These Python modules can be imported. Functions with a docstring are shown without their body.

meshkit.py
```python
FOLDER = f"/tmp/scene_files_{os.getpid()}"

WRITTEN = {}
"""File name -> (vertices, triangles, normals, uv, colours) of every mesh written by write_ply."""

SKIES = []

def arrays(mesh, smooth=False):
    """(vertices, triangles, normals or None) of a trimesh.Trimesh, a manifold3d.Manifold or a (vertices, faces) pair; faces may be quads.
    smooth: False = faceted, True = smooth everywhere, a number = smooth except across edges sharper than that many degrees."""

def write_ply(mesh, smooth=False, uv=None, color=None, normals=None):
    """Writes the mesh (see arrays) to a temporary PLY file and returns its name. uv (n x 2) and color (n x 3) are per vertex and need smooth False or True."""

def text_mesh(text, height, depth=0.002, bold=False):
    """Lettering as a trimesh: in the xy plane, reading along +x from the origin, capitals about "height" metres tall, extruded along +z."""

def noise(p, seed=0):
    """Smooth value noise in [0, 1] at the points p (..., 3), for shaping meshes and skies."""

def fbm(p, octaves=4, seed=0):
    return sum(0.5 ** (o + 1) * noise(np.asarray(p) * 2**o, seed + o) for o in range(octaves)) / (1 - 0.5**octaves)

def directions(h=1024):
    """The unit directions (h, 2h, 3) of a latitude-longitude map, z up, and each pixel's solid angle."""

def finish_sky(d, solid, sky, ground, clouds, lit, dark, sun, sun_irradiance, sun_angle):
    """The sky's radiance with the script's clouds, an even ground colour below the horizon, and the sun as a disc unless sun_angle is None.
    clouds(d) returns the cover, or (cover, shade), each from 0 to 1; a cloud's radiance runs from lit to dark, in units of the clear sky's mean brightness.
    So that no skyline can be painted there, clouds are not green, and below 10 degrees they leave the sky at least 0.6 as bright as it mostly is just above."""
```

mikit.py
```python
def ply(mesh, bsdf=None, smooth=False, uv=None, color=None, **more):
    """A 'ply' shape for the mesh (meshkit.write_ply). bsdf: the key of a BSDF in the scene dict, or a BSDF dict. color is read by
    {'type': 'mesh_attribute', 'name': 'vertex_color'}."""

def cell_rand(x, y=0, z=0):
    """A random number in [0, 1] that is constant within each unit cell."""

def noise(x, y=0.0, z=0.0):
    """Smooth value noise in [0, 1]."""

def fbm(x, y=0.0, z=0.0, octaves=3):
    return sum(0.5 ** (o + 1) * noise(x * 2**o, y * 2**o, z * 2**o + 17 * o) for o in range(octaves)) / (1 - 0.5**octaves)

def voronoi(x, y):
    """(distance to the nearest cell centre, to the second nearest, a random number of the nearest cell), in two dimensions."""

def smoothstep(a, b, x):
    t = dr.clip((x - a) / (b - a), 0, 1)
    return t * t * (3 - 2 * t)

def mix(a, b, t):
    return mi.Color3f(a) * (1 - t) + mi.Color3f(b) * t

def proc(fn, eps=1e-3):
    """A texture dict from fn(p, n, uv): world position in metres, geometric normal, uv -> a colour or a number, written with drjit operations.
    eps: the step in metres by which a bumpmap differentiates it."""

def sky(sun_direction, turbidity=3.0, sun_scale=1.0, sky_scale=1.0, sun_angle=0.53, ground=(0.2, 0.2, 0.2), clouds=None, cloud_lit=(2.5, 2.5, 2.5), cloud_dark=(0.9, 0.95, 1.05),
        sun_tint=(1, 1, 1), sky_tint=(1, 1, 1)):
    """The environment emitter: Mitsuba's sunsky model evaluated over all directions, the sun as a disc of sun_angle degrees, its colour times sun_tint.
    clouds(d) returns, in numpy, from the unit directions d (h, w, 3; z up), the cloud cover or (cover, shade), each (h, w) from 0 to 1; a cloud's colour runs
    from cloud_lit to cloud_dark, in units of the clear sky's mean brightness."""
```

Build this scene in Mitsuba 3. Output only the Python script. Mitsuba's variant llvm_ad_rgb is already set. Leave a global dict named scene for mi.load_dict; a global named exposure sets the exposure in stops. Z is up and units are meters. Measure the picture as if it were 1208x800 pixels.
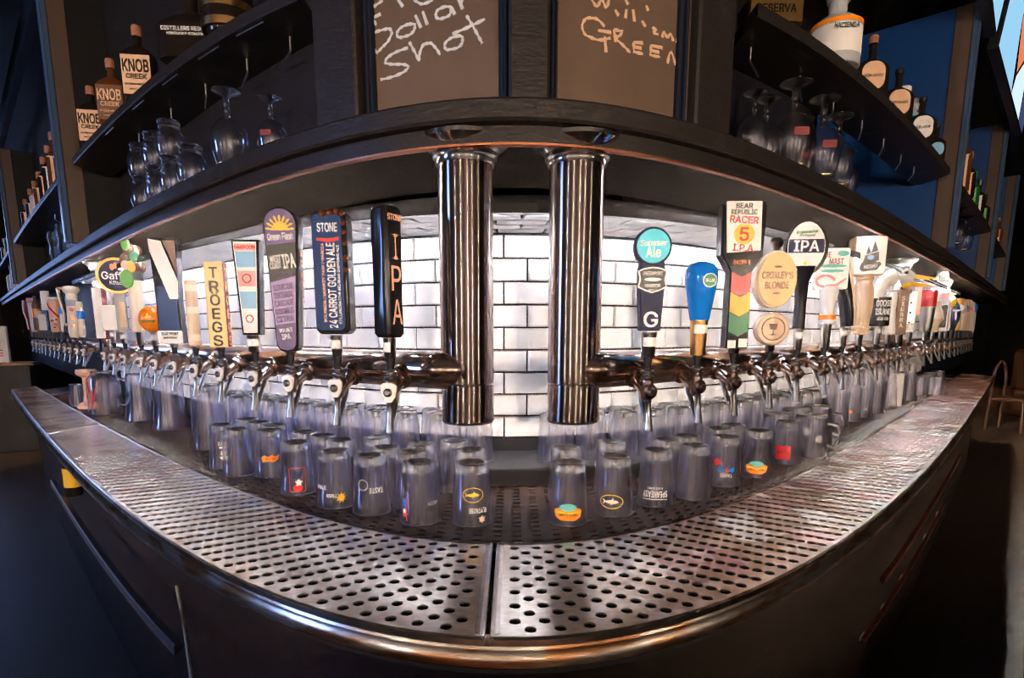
import math, random
import numpy as np, trimesh, shapely
import shapely.geometry as sg, shapely.affinity
import mitsuba as mi, drjit as dr
import mikit, meshkit
from mikit import proc, noise, fbm, smoothstep, mix

random.seed(7)
RNG = np.random.default_rng(7)
PI = math.pi
T = mi.ScalarTransform4f
scene, labels = {}, {}

# ------------------------------------------------------------------ camera, light, exposure
# World: z = 0 is eye height, the floor lies at z = -1.42; x to the right, y away from the viewer.
FLOOR, CEIL = -1.42, 2.6
PITCH = math.radians(9.5)
FOC = 700.0
scene['camera'] = {'type': 'perspective', 'fov': 2 * math.degrees(math.atan(604 / FOC)), 'fov_axis': 'x', 'near_clip': 0.02, 'far_clip': 100.0,
                   'principal_point_offset_x': 0.0, 'principal_point_offset_y': -(392 + FOC * math.tan(PITCH) - 400) / 800,
                   'to_world': T().look_at(origin=[0, 0, 0], target=[0, math.cos(PITCH), -math.sin(PITCH)], up=[0, 0, 1])}
exposure = 1.72
WINDOW_LIGHT = (.38, .60, 1.3)      # daylight through the street window on the left
SIDE_WINDOW_LIGHT = (1.3, 2.5, 6.2)       # bluer daylight through the second window
PUCK_LIGHT = (9000.0, 6900.0, 5300.0)       # small lamps under the back bar shelf
STRIP_LIGHT = (170.0, 172.0, 186.0)         # light strip that washes the tiled wall
PENDANT_LIGHT = (1250.0, 960.0, 720.0)   # bulbs over the bar behind the viewer


def rgb(*c):
    return {'type': 'rgb', 'value': list(c)}


# ------------------------------------------------------------------ helpers: scene entries
def key_for(name):
    if not any(k == name or k.startswith(name + '__') for k in used):
        used.add(name)
        return name
    n = counters.get(name, 0)
    while True:
        n += 1
        k = f'{name}_{n:03d}'
        if k not in used:
            break
    counters[name] = n
    used.add(k)
    return k


used, counters = set(), {}


def numbered(name):
    if name not in used:
        used.add(name)
        return name
    n = counters.get(name, 0) + 1
    counters[name] = n
    used.add(f'{name}_{n:03d}')
    return f'{name}_{n:03d}'


def thing(name, label, cat, group=None):
    k = numbered(name)
    labels[k] = {'label': label, 'category': cat}
    if group:
        labels[k]['group'] = group
    return k


def put(parent, name, shape, M=None, label=None, kind=None):
    """One entry: a part of parent (parent may be a part itself)."""
    k = numbered(parent + '__' + name)
    d = dict(shape)
    if M is not None:
        d['to_world'] = T(np.asarray(M, float))
    scene[k] = d
    if label or kind:
        labels[k] = {}
        if label:
            labels[k]['label'] = label
        if kind:
            labels[k]['kind'] = kind
    return k


def single(name, shape, label, cat, M=None, group=None, kind=None):
    k = numbered(name)
    d = dict(shape)
    if M is not None:
        d['to_world'] = T(np.asarray(M, float))
    scene[k] = d
    labels[k] = {'label': label}
    if cat:
        labels[k]['category'] = cat
    if group:
        labels[k]['group'] = group
    if kind:
        labels[k]['kind'] = kind
    return k


def struct(name, shape, label, M=None):
    k = numbered(name)
    if shape is not None:
        d = dict(shape)
        if M is not None:
            d['to_world'] = T(np.asarray(M, float))
        scene[k] = d
    labels[k] = {'label': label, 'kind': 'structure'}
    return k


# ------------------------------------------------------------------ helpers: meshes as (vertices, faces)
def tm(v, f):
    return trimesh.Trimesh(np.asarray(v, float), np.asarray(f, int), process=False)


def tris(f):
    f = np.asarray(f, int)
    return np.vstack([f[:, [0, 1, 2]], f[:, [0, 2, 3]]]) if f.shape[1] == 4 else f


def cat(*ms):
    return trimesh.util.concatenate([m for m in ms if m is not None])


def lathe(profile, n=24, axis='z'):
    """Closed surface of revolution. profile: (r, z) from bottom axis to top axis, outside on the right going up."""
    p = np.asarray(profile, float)
    a = np.arange(n) * 2 * PI / n
    v = np.stack([p[:, None, 0] * np.cos(a), p[:, None, 0] * np.sin(a), np.broadcast_to(p[:, None, 1], (len(p), n))], -1).reshape(-1, 3)
    i, j = np.meshgrid(np.arange(len(p) - 1), np.arange(n), indexing='ij')
    q = np.stack([i * n + j, i * n + (j + 1) % n, (i + 1) * n + (j + 1) % n, (i + 1) * n + j], -1).reshape(-1, 4)
    m = trimesh.Trimesh(v, tris(q), process=True, merge_norm=True)
    m.merge_vertices(digits_vertex=7)
    m.update_faces(m.nondegenerate_faces())
    if axis == 'y':
        m.apply_transform(trimesh.transformations.rotation_matrix(PI / 2, [1, 0, 0]))
    return m


def tube(pts, radii, n=12, caps=True):
    p = np.asarray(pts, float)
    r = np.broadcast_to(np.asarray(radii, float), (len(p),))
    t = np.gradient(p, axis=0)
    t /= np.linalg.norm(t, axis=1, keepdims=True) + 1e-12
    ref = np.array([0, 0, 1.0]) if abs(t[0, 2]) < 0.9 else np.array([1.0, 0, 0])
    vs = []
    for k in range(len(p)):
        a = np.cross(t[k], ref)
        if np.linalg.norm(a) < 1e-3:
            a = np.cross(t[k], [0, 1.0, 0])
        a /= np.linalg.norm(a)
        b = np.cross(a, t[k])
        ang = np.arange(n) * 2 * PI / n
        vs.append(p[k] + r[k] * (np.cos(ang)[:, None] * a + np.sin(ang)[:, None] * b))
    v = np.vstack(vs)
    i, j = np.meshgrid(np.arange(len(p) - 1), np.arange(n), indexing='ij')
    q = np.stack([i * n + j, (i + 1) * n + j, (i + 1) * n + (j + 1) % n, i * n + (j + 1) % n], -1).reshape(-1, 4)
    f = tris(q)
    if caps:
        c0, c1 = len(v), len(v) + 1
        v = np.vstack([v, p[:1], p[-1:]])
        k = np.arange(n)
        m = (len(p) - 1) * n
        f = np.vstack([f, np.stack([k * 0 + c0, k, (k + 1) % n], 1), np.stack([k * 0 + c1, m + (k + 1) % n, m + k], 1)])
    m = tm(v, f)
    m.fix_normals()
    return m


def rbox(sx, sy, sz, c=0.003, center=(0, 0, 0)):
    """A box with chamfered edges."""
    h = np.array([sx, sy, sz]) / 2
    c = min(c, 0.45 * min(sx, sy, sz))
    pts = []
    for s in np.ndindex(2, 2, 2):
        s = np.array(s) * 2 - 1
        for k in range(3):
            q = h - c
            q[k] = h[k]
            pts.append(s * q)
    m = trimesh.convex.convex_hull(np.array(pts))
    m.apply_translation(center)
    return m


def hull(pts):
    return trimesh.convex.convex_hull(np.asarray(pts, float))


def slab(poly, depth, bevel=0.0):
    """A shapely outline in x/z, extruded along y from 0 (front) to depth (back), the front edge bevelled by an inset step."""
    def ex(pl, d):
        return trimesh.util.concatenate([trimesh.creation.extrude_polygon(g, d, engine='earcut') for g in getattr(pl, 'geoms', [pl])])
    if bevel:
        m = ex(poly, depth - bevel)
        m.apply_translation([0, 0, bevel])
        m2 = ex(poly.buffer(-bevel * 0.9, join_style=1), bevel * 1.0)
        m = cat(m, m2)
    else:
        m = ex(poly, depth)
    m.apply_transform(np.array([[1, 0, 0, 0], [0, 0, 1, 0], [0, 1, 0, 0], [0, 0, 0, 1.0]]))
    m.invert()
    return m


_text = {}


def text(s, h, depth=0.0012, bold=True, width=None):
    """Lettering standing in x/z, its face towards -y, centred on the origin."""
    k = (s, bold)
    if k not in _text:
        _text[k] = meshkit.text_mesh(s, 1.0, 0.02, bold)
    m = _text[k].copy()
    lo, hi = m.bounds
    m.apply_translation([-(lo[0] + hi[0]) / 2, -(lo[1] + hi[1]) / 2, -lo[2]])
    ex = hi - lo
    sx = h if width is None else width / ex[0]
    v = m.vertices * np.array([sx, h, depth / 0.02])
    return tm(np.stack([v[:, 0], -v[:, 2], v[:, 1]], 1), m.faces)


def moved(m, x=0, y=0, z=0):
    m = m.copy()
    m.apply_translation([x, y, z])
    return m


def rot(m, deg, axis, about=(0, 0, 0)):
    m = m.copy()
    m.apply_transform(trimesh.transformations.rotation_matrix(math.radians(deg), axis, about))
    return m


def scaled(m, sx, sy, sz):
    m = m.copy()
    m.apply_scale([sx, sy, sz])
    return m


def ply(m, bsdf, smooth=30, **kw):
    return mikit.ply(m, bsdf, smooth=smooth, **kw)


# ------------------------------------------------------------------ the plan of the bar: one family of rounded-corner curves
CURVE = {'nose': (.835, .577, 1.128, 1.197), 'inner': (1.25, .559, 1.077, 1.205), 'shelf': (1.374, .588, 1.088, 1.122),
         'upper': (1.772, 1.004, 1.103, 1.136), 'tap': (1.32, .431, 1.111, 1.168), 'wall': (2.06, .9, 1.111, 1.168)}


def Y(c, X):
    y0, w, l, r = CURVE[c]
    X = np.asarray(X, float)
    return y0 + np.where(X < 0, l, r) * (np.sqrt(X * X + w * w) - w)


def frame(c, X):
    """(point, tangent, outward normal towards the room) in plan at X on curve c."""
    y0, w, l, r = CURVE[c]
    s = (l if X < 0 else r) * X / math.sqrt(X * X + w * w)
    t = np.array([1, s, 0.0]) / math.hypot(1, s)
    return np.array([X, float(Y(c, X)), 0.0]), t, np.array([t[1], -t[0], 0.0])


def pose(c, X, off=0.0, z=0.0, turn=0.0):
    """4x4: local x along the bar, local -y out to the room, z up; the origin off metres behind curve c."""
    p, t, n = frame(c, X)
    y = -n
    M = np.eye(4)
    a = math.radians(turn)
    M[:3, 0] = math.cos(a) * t + math.sin(a) * y
    M[:3, 1] = -math.sin(a) * t + math.cos(a) * y
    M[:3, 3] = p + y * off + np.array([0, 0, z])
    return M


def knots(X0, X1, c='shelf', step=0.05):
    """X values about evenly spaced along the curve, finer at the nose."""
    xs = np.linspace(X0, X1, 4001)
    ds = np.hypot(np.diff(xs), np.diff(Y(c, xs)))
    dens = 1 / (step * (1 + 1.2 * np.abs((xs[:-1] + xs[1:]) / 2)))
    s = np.concatenate([[0], np.cumsum(ds * dens)])
    n = max(2, int(math.ceil(s[-1])) + 1)
    return np.interp(np.linspace(0, s[-1], n), s, xs)


def arcs(c, X0, X1, pitch, start=0.0):
    """X values every pitch metres of arc."""
    xs = np.linspace(X0, X1, 20001)
    s = np.concatenate([[0], np.cumsum(np.hypot(np.diff(xs), np.diff(Y(c, xs))))])
    return np.interp(np.arange(start, s[-1], pitch), s, xs)


def sweep(c, prof, X0, X1, closed=True, step=0.05, at=None):
    """A section of (offset behind curve c along y, z) points carried along the curve."""
    xs = knots(X0, X1, c, step)
    p = np.asarray(prof, float)
    n = len(p)
    v = np.stack([np.repeat(xs, n), (Y(c, xs)[:, None] + p[None, :, 0]).ravel(), np.tile(p[:, 1], len(xs))], 1)
    i, j = np.meshgrid(np.arange(len(xs) - 1), np.arange(n if closed else n - 1), indexing='ij')
    q = np.stack([i * n + j, i * n + (j + 1) % n, (i + 1) * n + (j + 1) % n, (i + 1) * n + j], -1).reshape(-1, 4)
    f = tris(q)
    if closed:
        tri = sg.Polygon(p)
        vv, ff = trimesh.creation.triangulate_polygon(tri, engine='earcut')
        from scipy.spatial import cKDTree
        idx = cKDTree(p).query(vv)[1]
        ff = idx[ff]
        f = np.vstack([f, ff, ff[:, ::-1] + (len(xs) - 1) * n])
    m = tm(v, f)
    if closed:
        m.fix_normals()
    return m


def at(x, y, z, deg=0.0, s=1.0):
    a = math.radians(deg)
    M = np.eye(4)
    M[:3, :3] = np.array([[math.cos(a), -math.sin(a), 0], [math.sin(a), math.cos(a), 0], [0, 0, 1]]) * s
    M[:3, 3] = (x, y, z)
    return M


# ------------------------------------------------------------------ materials
def pr(name, color, rough=0.5, metallic=0.0, spec=0.5, **kw):
    scene[name] = {'type': 'twosided', 'bsdf': {'type': 'principled', 'base_color': color if isinstance(color, dict) else rgb(*color), 'roughness': rough, 'metallic': metallic,
                                                'specular': spec, **kw}}
    return name


def fn_brushed(p, n, uv):
    g = fbm(p.x * 9, p.y * 9, 0.0, octaves=4)
    fine = noise(p.x * 90, p.y * 220, p.z * 90)
    base = mix((.43, .395, .365), (.58, .535, .495), fine)
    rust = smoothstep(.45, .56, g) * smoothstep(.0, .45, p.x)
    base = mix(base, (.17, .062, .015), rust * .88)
    stain_shade = smoothstep(.39, .52, fbm(p.x * 5 + 11, p.y * 5 + 3, 2.0, octaves=5)) * smoothstep(.45, .9, p.x)  # brown stain that also paints in the dimmer right side
    base = mix(base, (.045, .014, .008), stain_shade * .90)
    wine = smoothstep(.52, .74, fbm(p.x * 7 + 31, p.y * 7, 4.0, octaves=4))
    return mix(base, (.24, .07, .08), wine * .62 * smoothstep(.25, .6, dr.abs(p.x + .1)))


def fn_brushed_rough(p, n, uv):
    stain_shade = smoothstep(.39, .52, fbm(p.x * 5 + 11, p.y * 5 + 3, 2.0, octaves=5)) * smoothstep(.45, .9, p.x)  # same mask of stain and painted shade, dulls the steel
    return .15 + .12 * fbm(p.x * 14, p.y * 14, p.z * 14, octaves=3) + .22 * stain_shade


def fn_nosing(p, n, uv):
    g = fbm(p.x * 12, p.y * 12, p.z * 40, octaves=4)
    return mix((.58, .52, .47), (.36, .15, .045), smoothstep(.44, .66, g) * .9)


def fn_board(p, n, uv):
    g = fbm(p.x * 6, p.y * 6, p.z * 5, octaves=4)
    s = noise(p.x * 40, p.y * 40, p.z * 9)
    return mix((.062, .034, .020), (.105, .066, .044), g * .8 + s * .2)


def fn_paint(p, n, uv):
    g = noise(p.x * 160, p.y * 160, p.z * 420)
    w = smoothstep(.62, .8, fbm(p.x * 15, p.y * 15, p.z * 15, octaves=3))
    return mix(mix((.010, .009, .0095), (.023, .018, .016), g), (.05, .04, .033), w * .22)


def fn_paint_bump(p, n, uv):
    return .0012 * fbm(p.x * 110, p.y * 110, p.z * 190, octaves=3)


def fn_wood(p, n, uv):
    r = fbm(p.x * 30, p.y * 30, p.z * 4, octaves=3)
    return mix((.62, .42, .26), (.80, .62, .43), smoothstep(.3, .7, r))


def fn_rubber(p, n, uv):
    return mix((.006, .0035, .0025), (.020, .010, .007), fbm(p.x * 30, p.y * 30, 0, octaves=3))


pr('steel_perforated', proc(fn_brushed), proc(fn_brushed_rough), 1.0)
pr('steel_nosing', proc(fn_nosing), .24, 1.0)
pr('steel', (.62, .61, .60), .22, 1.0)
pr('steel_dark', (.20, .19, .19), .35, 1.0)
pr('chrome', (.80, .79, .79), .07, 1.0)
pr('chrome_warm', (.70, .52, .43), .10, 1.0)
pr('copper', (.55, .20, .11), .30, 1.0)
pr('brass', (.72, .42, .16), .22, 1.0)
scene['chrome_column'] = {'type': 'twosided', 'bsdf': {'type': 'roughconductor', 'material': 'none', 'specular_reflectance': rgb(.46, .37, .34), 'distribution': 'ggx', 'alpha_u': .007, 'alpha_v': .09}}  # dark reddish tint puts the warm room reflection into the chrome
scene['paint_shelf'] = {'type': 'twosided', 'bsdf': {'type': 'bumpmap', 'nested_texture': proc(fn_paint_bump, eps=.002), 'scale': 1.0,
                        'bsdf': {'type': 'principled', 'base_color': proc(fn_paint), 'roughness': .42, 'specular': .24}}}
pr('paint_black', (.010, .010, .011), .5, spec=.18)
pr('paint_black_gloss', (.008, .008, .010), .12)
pr('paint_navy', (.002, .044, .185), .42)
pr('paint_navy_dark', (.005, .009, .020), .6, spec=.12)
pr('board_paint', proc(fn_board), .55)
pr('chalk', (.46, .47, .50), .9)
pr('chalk_orange', (.52, .33, .22), .9)
pr('tile_white', (.84, .85, .88), .32)
pr('tile_warm', (.80, .81, .84), .32)
pr('tile_grey', (.75, .76, .78), .32)
pr('grout', (.010, .010, .011), .8)
pr('rubber', proc(fn_rubber), .6, spec=.08)
pr('black', (.010, .010, .012), .35)
pr('black_gloss', (.008, .008, .010), .10)
pr('white', (.82, .81, .80), .30)
pr('cream', (.80, .68, .52), .4)
pr('red', (.62, .02, .02), .3)
pr('orange', (.95, .26, .01), .22)
pr('yellow', (.90, .52, .03), .35)
pr('green', (.02, .22, .08), .35)
pr('leaf_green', (.12, .42, .06), .45)
pr('blue', (.01, .20, .72), .12)
pr('navy', (.012, .016, .06), .45, spec=.25)
pr('label_red', (.16, .012, .018), .5)
pr('cyan', (.02, .58, .72), .3)
pr('sky_blue', (.22, .48, .72), .3)
pr('purple', (.115, .075, .21), .3)
pr('lilac', (.34, .25, .50), .35)
pr('pink', (.80, .36, .36), .4)
pr('teal', (.12, .50, .45), .4)
pr('peach', (.86, .48, .32), .35)
pr('maroon', (.20, .015, .015), .3)
pr('grey', (.32, .32, .34), .3)
pr('dark_blue_gloss', (.03, .06, .16), .14)
pr('wood', proc(fn_wood), .4)
pr('wood_yellow', (.88, .60, .26), .38)
pr('brown', (.16, .07, .035), .4)
scene['glass'] = {'type': 'roughdielectric', 'distribution': 'ggx', 'alpha': .035, 'int_ior': 1.52, 'ext_ior': 1.0}
# thin glass walls: clear sheet plus a made-up metallic sheen, cool light in its tint
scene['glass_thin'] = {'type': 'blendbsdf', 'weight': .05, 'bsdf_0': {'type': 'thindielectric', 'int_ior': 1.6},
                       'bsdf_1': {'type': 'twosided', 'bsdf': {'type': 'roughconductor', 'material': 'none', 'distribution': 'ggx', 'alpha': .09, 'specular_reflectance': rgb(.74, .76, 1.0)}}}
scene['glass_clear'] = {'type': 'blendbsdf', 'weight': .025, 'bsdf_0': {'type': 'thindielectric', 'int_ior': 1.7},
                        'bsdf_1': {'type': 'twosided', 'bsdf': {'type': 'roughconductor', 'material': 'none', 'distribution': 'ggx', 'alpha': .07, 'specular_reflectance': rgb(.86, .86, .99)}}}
scene['glass_plastic'] = {'type': 'thindielectric', 'int_ior': 1.5}
scene['glass_amber'] = {'type': 'dielectric', 'int_ior': 1.5, 'ext_ior': 1.0, 'specular_transmittance': rgb(.45, .20, .08)}

# ------------------------------------------------------------------ the room
def quad_box(x0, x1, y0, y1, z0, z1, bsdf):
    return ply(rbox(x1 - x0, y1 - y0, z1 - z0, .002, ((x0 + x1) / 2, (y0 + y1) / 2, (z0 + z1) / 2)), bsdf, False)


pr('floor_dark', (.050, .034, .024), .5, spec=.3)
pr('wall_dark', (.020, .017, .016), .7)
pr('ceiling_black', (.008, .008, .008), .8)
struct('floor', quad_box(-9, 15, -4, 19, FLOOR - .05, FLOOR, 'floor_dark'), 'dark floor of the bar room')
struct('ceiling', quad_box(-9, 15, -4, 19, CEIL, CEIL + .05, 'ceiling_black'), 'black ceiling of the bar room')
struct('wall_rear', quad_box(-9, 15, -4.1, -4, FLOOR, CEIL, 'wall_dark'), 'dark wall behind the viewer')
struct('wall_far', quad_box(-9, 15, 19, 19.1, FLOOR, CEIL, 'wall_dark'), 'dark wall at the far end of the room')
struct('wall_right', quad_box(15, 15.1, -4, 19, FLOOR, CEIL, 'wall_dark'), 'dark wall on the right of the room')
WX, WY0, WY1, WZ0, WZ1 = -9.0, 6.8, 9.8, .1, 2.0
WV0, WV1 = -2.4, -.5
wl = struct('wall_left', None, 'dark wall on the left with the street windows')
for nm, b in (('sill_part', (WX - .1, WX, WY0, WY1, FLOOR, WZ0)), ('head_part', (WX - .1, WX, WY0, WY1, WZ1, CEIL)), ('near_part', (WX - .1, WX, -4, WV0, FLOOR, CEIL)), ('middle_part', (WX - .1, WX, WV1, WY0, FLOOR, CEIL)), ('far_part', (WX - .1, WX, WY1, 19, FLOOR, CEIL)),
              ('sill_part', (WX - .1, WX, WV0, WV1, FLOOR, .1)), ('head_part', (WX - .1, WX, WV0, WV1, WZ1, CEIL))):
    put(wl, nm, quad_box(*b, 'wall_dark'))
for nm, y0, y1, z0, n, lt in (('window_1', WY0, WY1, WZ0, 3, WINDOW_LIGHT), ('window_2', WV0, WV1, .1, 1, SIDE_WINDOW_LIGHT)):
    win = struct(nm, None, 'street window on the left wall')
    pane = tm([[WX - .06, y0, z0], [WX - .06, y1, z0], [WX - .06, y1, WZ1], [WX - .06, y0, WZ1]], [[0, 1, 2], [0, 2, 3]])
    put(win, 'pane', {**ply(pane, 'white', False), 'emitter': {'type': 'area', 'radiance': rgb(*lt)}})
    for k in range(n + 1):
        yy = y0 + (y1 - y0) * k / n
        put(win, 'mullion', quad_box(WX - .05, WX + .02, yy - .04, yy + .04, z0, WZ1, 'paint_black'))

# unseen bar added behind the viewer, which keeps the lamps' light off the floor between the counters
gb = thing('guest_bar', 'added unseen bar behind the viewer that blocks lamp light', 'light blocker')
put(gb, 'bar_top', ply(rbox(14, .62, .05, .01, (1.0, -.56, -.265)), 'leather'))
put(gb, 'front_panel', ply(rbox(13.8, .06, 1.12, .005, (1.0, -.62, -.855)), 'leather'))
# pendant bulbs over the guests' side, behind the viewer
bulb = lathe([(0, -.12), (.009, -.116), (.013, -.10), (.013, .10), (.009, .116), (0, .12)], 16)
for k, (x, y, z) in enumerate(((-3.6, -2.6, .41), (-1.5, -3.1, .43), (.7, -2.9, .42), (2.6, -3.2, .40), (5.4, -2.2, .42))):
    t = thing('pendant_lamp', 'warm tubular pendant bulb hanging over the guests side of the bar', 'lamp', 'pendant lamps over the bar')
    put(t, 'bulb', {**ply(bulb, 'white', True), 'emitter': {'type': 'area', 'radiance': rgb(*PENDANT_LIGHT)}}, at(x, y, z))
    put(t, 'cord', ply(tube([[0, 0, 0], [0, 0, CEIL - z - .12]], .004, 6), 'black'), at(x, y, z + .12))

# ------------------------------------------------------------------ back bar: lower shelf with apron and copper trim
XL, XR = -7.9, 7.6
bs = thing('back_bar_shelf', 'long dark shelf board that curves over all the beer taps', 'shelf')
put(bs, 'board', ply(sweep('shelf', [(.004, .4525), (-.003, .458), (-.003, .494), (.003, .5), (.34, .5), (.34, .4525)], XL, XR), 'paint_shelf', 20))
put(bs, 'apron', ply(sweep('shelf', [(.034, .4525), (.034, .4155), (.05, .4155), (.05, .4525)], XL, XR), 'paint_shelf', 20), label='recessed strip below the shelf front')
put(bs, 'trim_strip', ply(sweep('shelf', [(.030, .4165), (.030, .4115), (.052, .4115), (.052, .4165)], XL, XR), 'copper', 20), label='thin copper edge strip')
put(bs, 'underside', ply(sweep('shelf', [(.052, .4505), (.60, .4505), (.60, .4525), (.052, .4525)], XL, XR), 'paint_shelf', 20))

# a slim light strip behind the front edge of the tiled soffit, facing the tiles
sl = thing('tile_light', 'slim light strip behind the soffit edge, washing the white tiles', 'lamp')
xs_ = knots(-2.95, 3.9, 'wall', .05)
v_ = np.vstack([np.stack([xs_, Y('wall', xs_) - .383, np.full(len(xs_), z)], 1) for z in (.320, .331)])
i_ = np.arange(len(xs_) - 1)
put(sl, 'diffuser', {**ply(tm(v_, tris(np.stack([i_, i_ + len(xs_), i_ + 1 + len(xs_), i_ + 1], 1))), 'white', False), 'emitter': {'type': 'area', 'radiance': rgb(*STRIP_LIGHT)}})
put(sl, 'channel', ply(sweep('wall', [(-.392, .318), (-.392, .342), (-.385, .342), (-.385, .318)], -2.96, 3.91), 'paint_black', 20))

# lamps under the shelf, behind the apron
pl = thing('under_shelf_light', 'row of small lamps under the shelf behind its copper edge', 'lamp')
discs, rims = [], []
d0 = trimesh.creation.cylinder(.012, .004, sections=14)
for X in arcs('shelf', -3.3, 4.3, .15, .07):
    p, t_, n_ = frame('shelf', X)
    if -.42 < X < .47:
        continue
    q = np.array([X, float(Y('shelf', X)) + .05, .448]) - n_ * .024
    discs.append(moved(d0, *q))
put(pl, 'lens', {**ply(cat(*discs), 'white', False), 'emitter': {'type': 'area', 'radiance': rgb(*PUCK_LIGHT)}}, kind='stuff')

# ------------------------------------------------------------------ tiled wall and tiled soffit
WT, WB = .322, -.366
wall = struct('wall_back', None, 'white tiled wall with black joints behind the beer taps')
put(wall, 'backing', ply(sweep('wall', [(.008, WB), (.008, .45), (.08, .45), (.08, WB)], -3.02, 3.95), 'grout', 20))
put(wall, 'end_panel', ply(sweep('wall', [(0, -.46), (0, .45), (.08, .45), (.08, -.46)], -8.4, -3.02), 'paint_black', 20), label='black panel')
put(wall, 'end_panel', ply(sweep('wall', [(0, -.46), (0, .45), (.08, .45), (.08, -.46)], 3.95, 7.8), 'paint_navy_dark', 20), label='dark blue panel')
put(wall, 'curb', ply(sweep('wall', [(-.01, -.462), (-.01, WB), (.08, WB), (.08, -.462)], -3.02, 3.95), 'paint_black', 20), label='black kerb below the tiles')
TP, TH = .160, (WT - WB) / 9


def tile_mesh(w, h, d=.009, b=.003):
    v = [[-w / 2, 0, -h / 2], [w / 2, 0, -h / 2], [w / 2, 0, h / 2], [-w / 2, 0, h / 2]]
    v += [[x * (1 - 2 * b / w) if i in (0, 1, 2, 3) else x, -d, z * (1 - 2 * b / h)] for i, (x, _, z) in enumerate(v[:4])]
    f = [[4, 5, 6, 7], [0, 1, 5, 4], [1, 2, 6, 5], [2, 3, 7, 6], [3, 0, 4, 7]]
    return tm(v, tris(f))


full = {b: ply(tile_mesh(TP - .0045, TH - .0045), b, False) for b in ('tile_white', 'tile_warm', 'tile_grey')}
tiles = []
for r in range(9):
    for X in arcs('wall', -2.98, 3.92, TP, TP * (.5 if r % 2 else 1.0) - .02):
        M = pose('wall', X, .006, WB + TH * (r + .5))
        tiles.append((-1 / (M[1, 3]), random.choice(['tile_white'] * 4 + ['tile_warm', 'tile_grey']), M))
tiles.sort(key=lambda a: a[0])
for _, b, M in tiles[:300]:
    put(wall, 'tile', full[b], M)
rest = []
for _, b, M in tiles[300:]:
    m = tile_mesh(TP - .0045, TH - .0045)
    m.apply_transform(M)
    rest.append(m)
put(wall, 'far_tile', ply(cat(*rest), 'tile_white', False), kind='stuff')
sof = struct('wall_soffit', None, 'white tiled soffit above the tiled wall')
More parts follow.
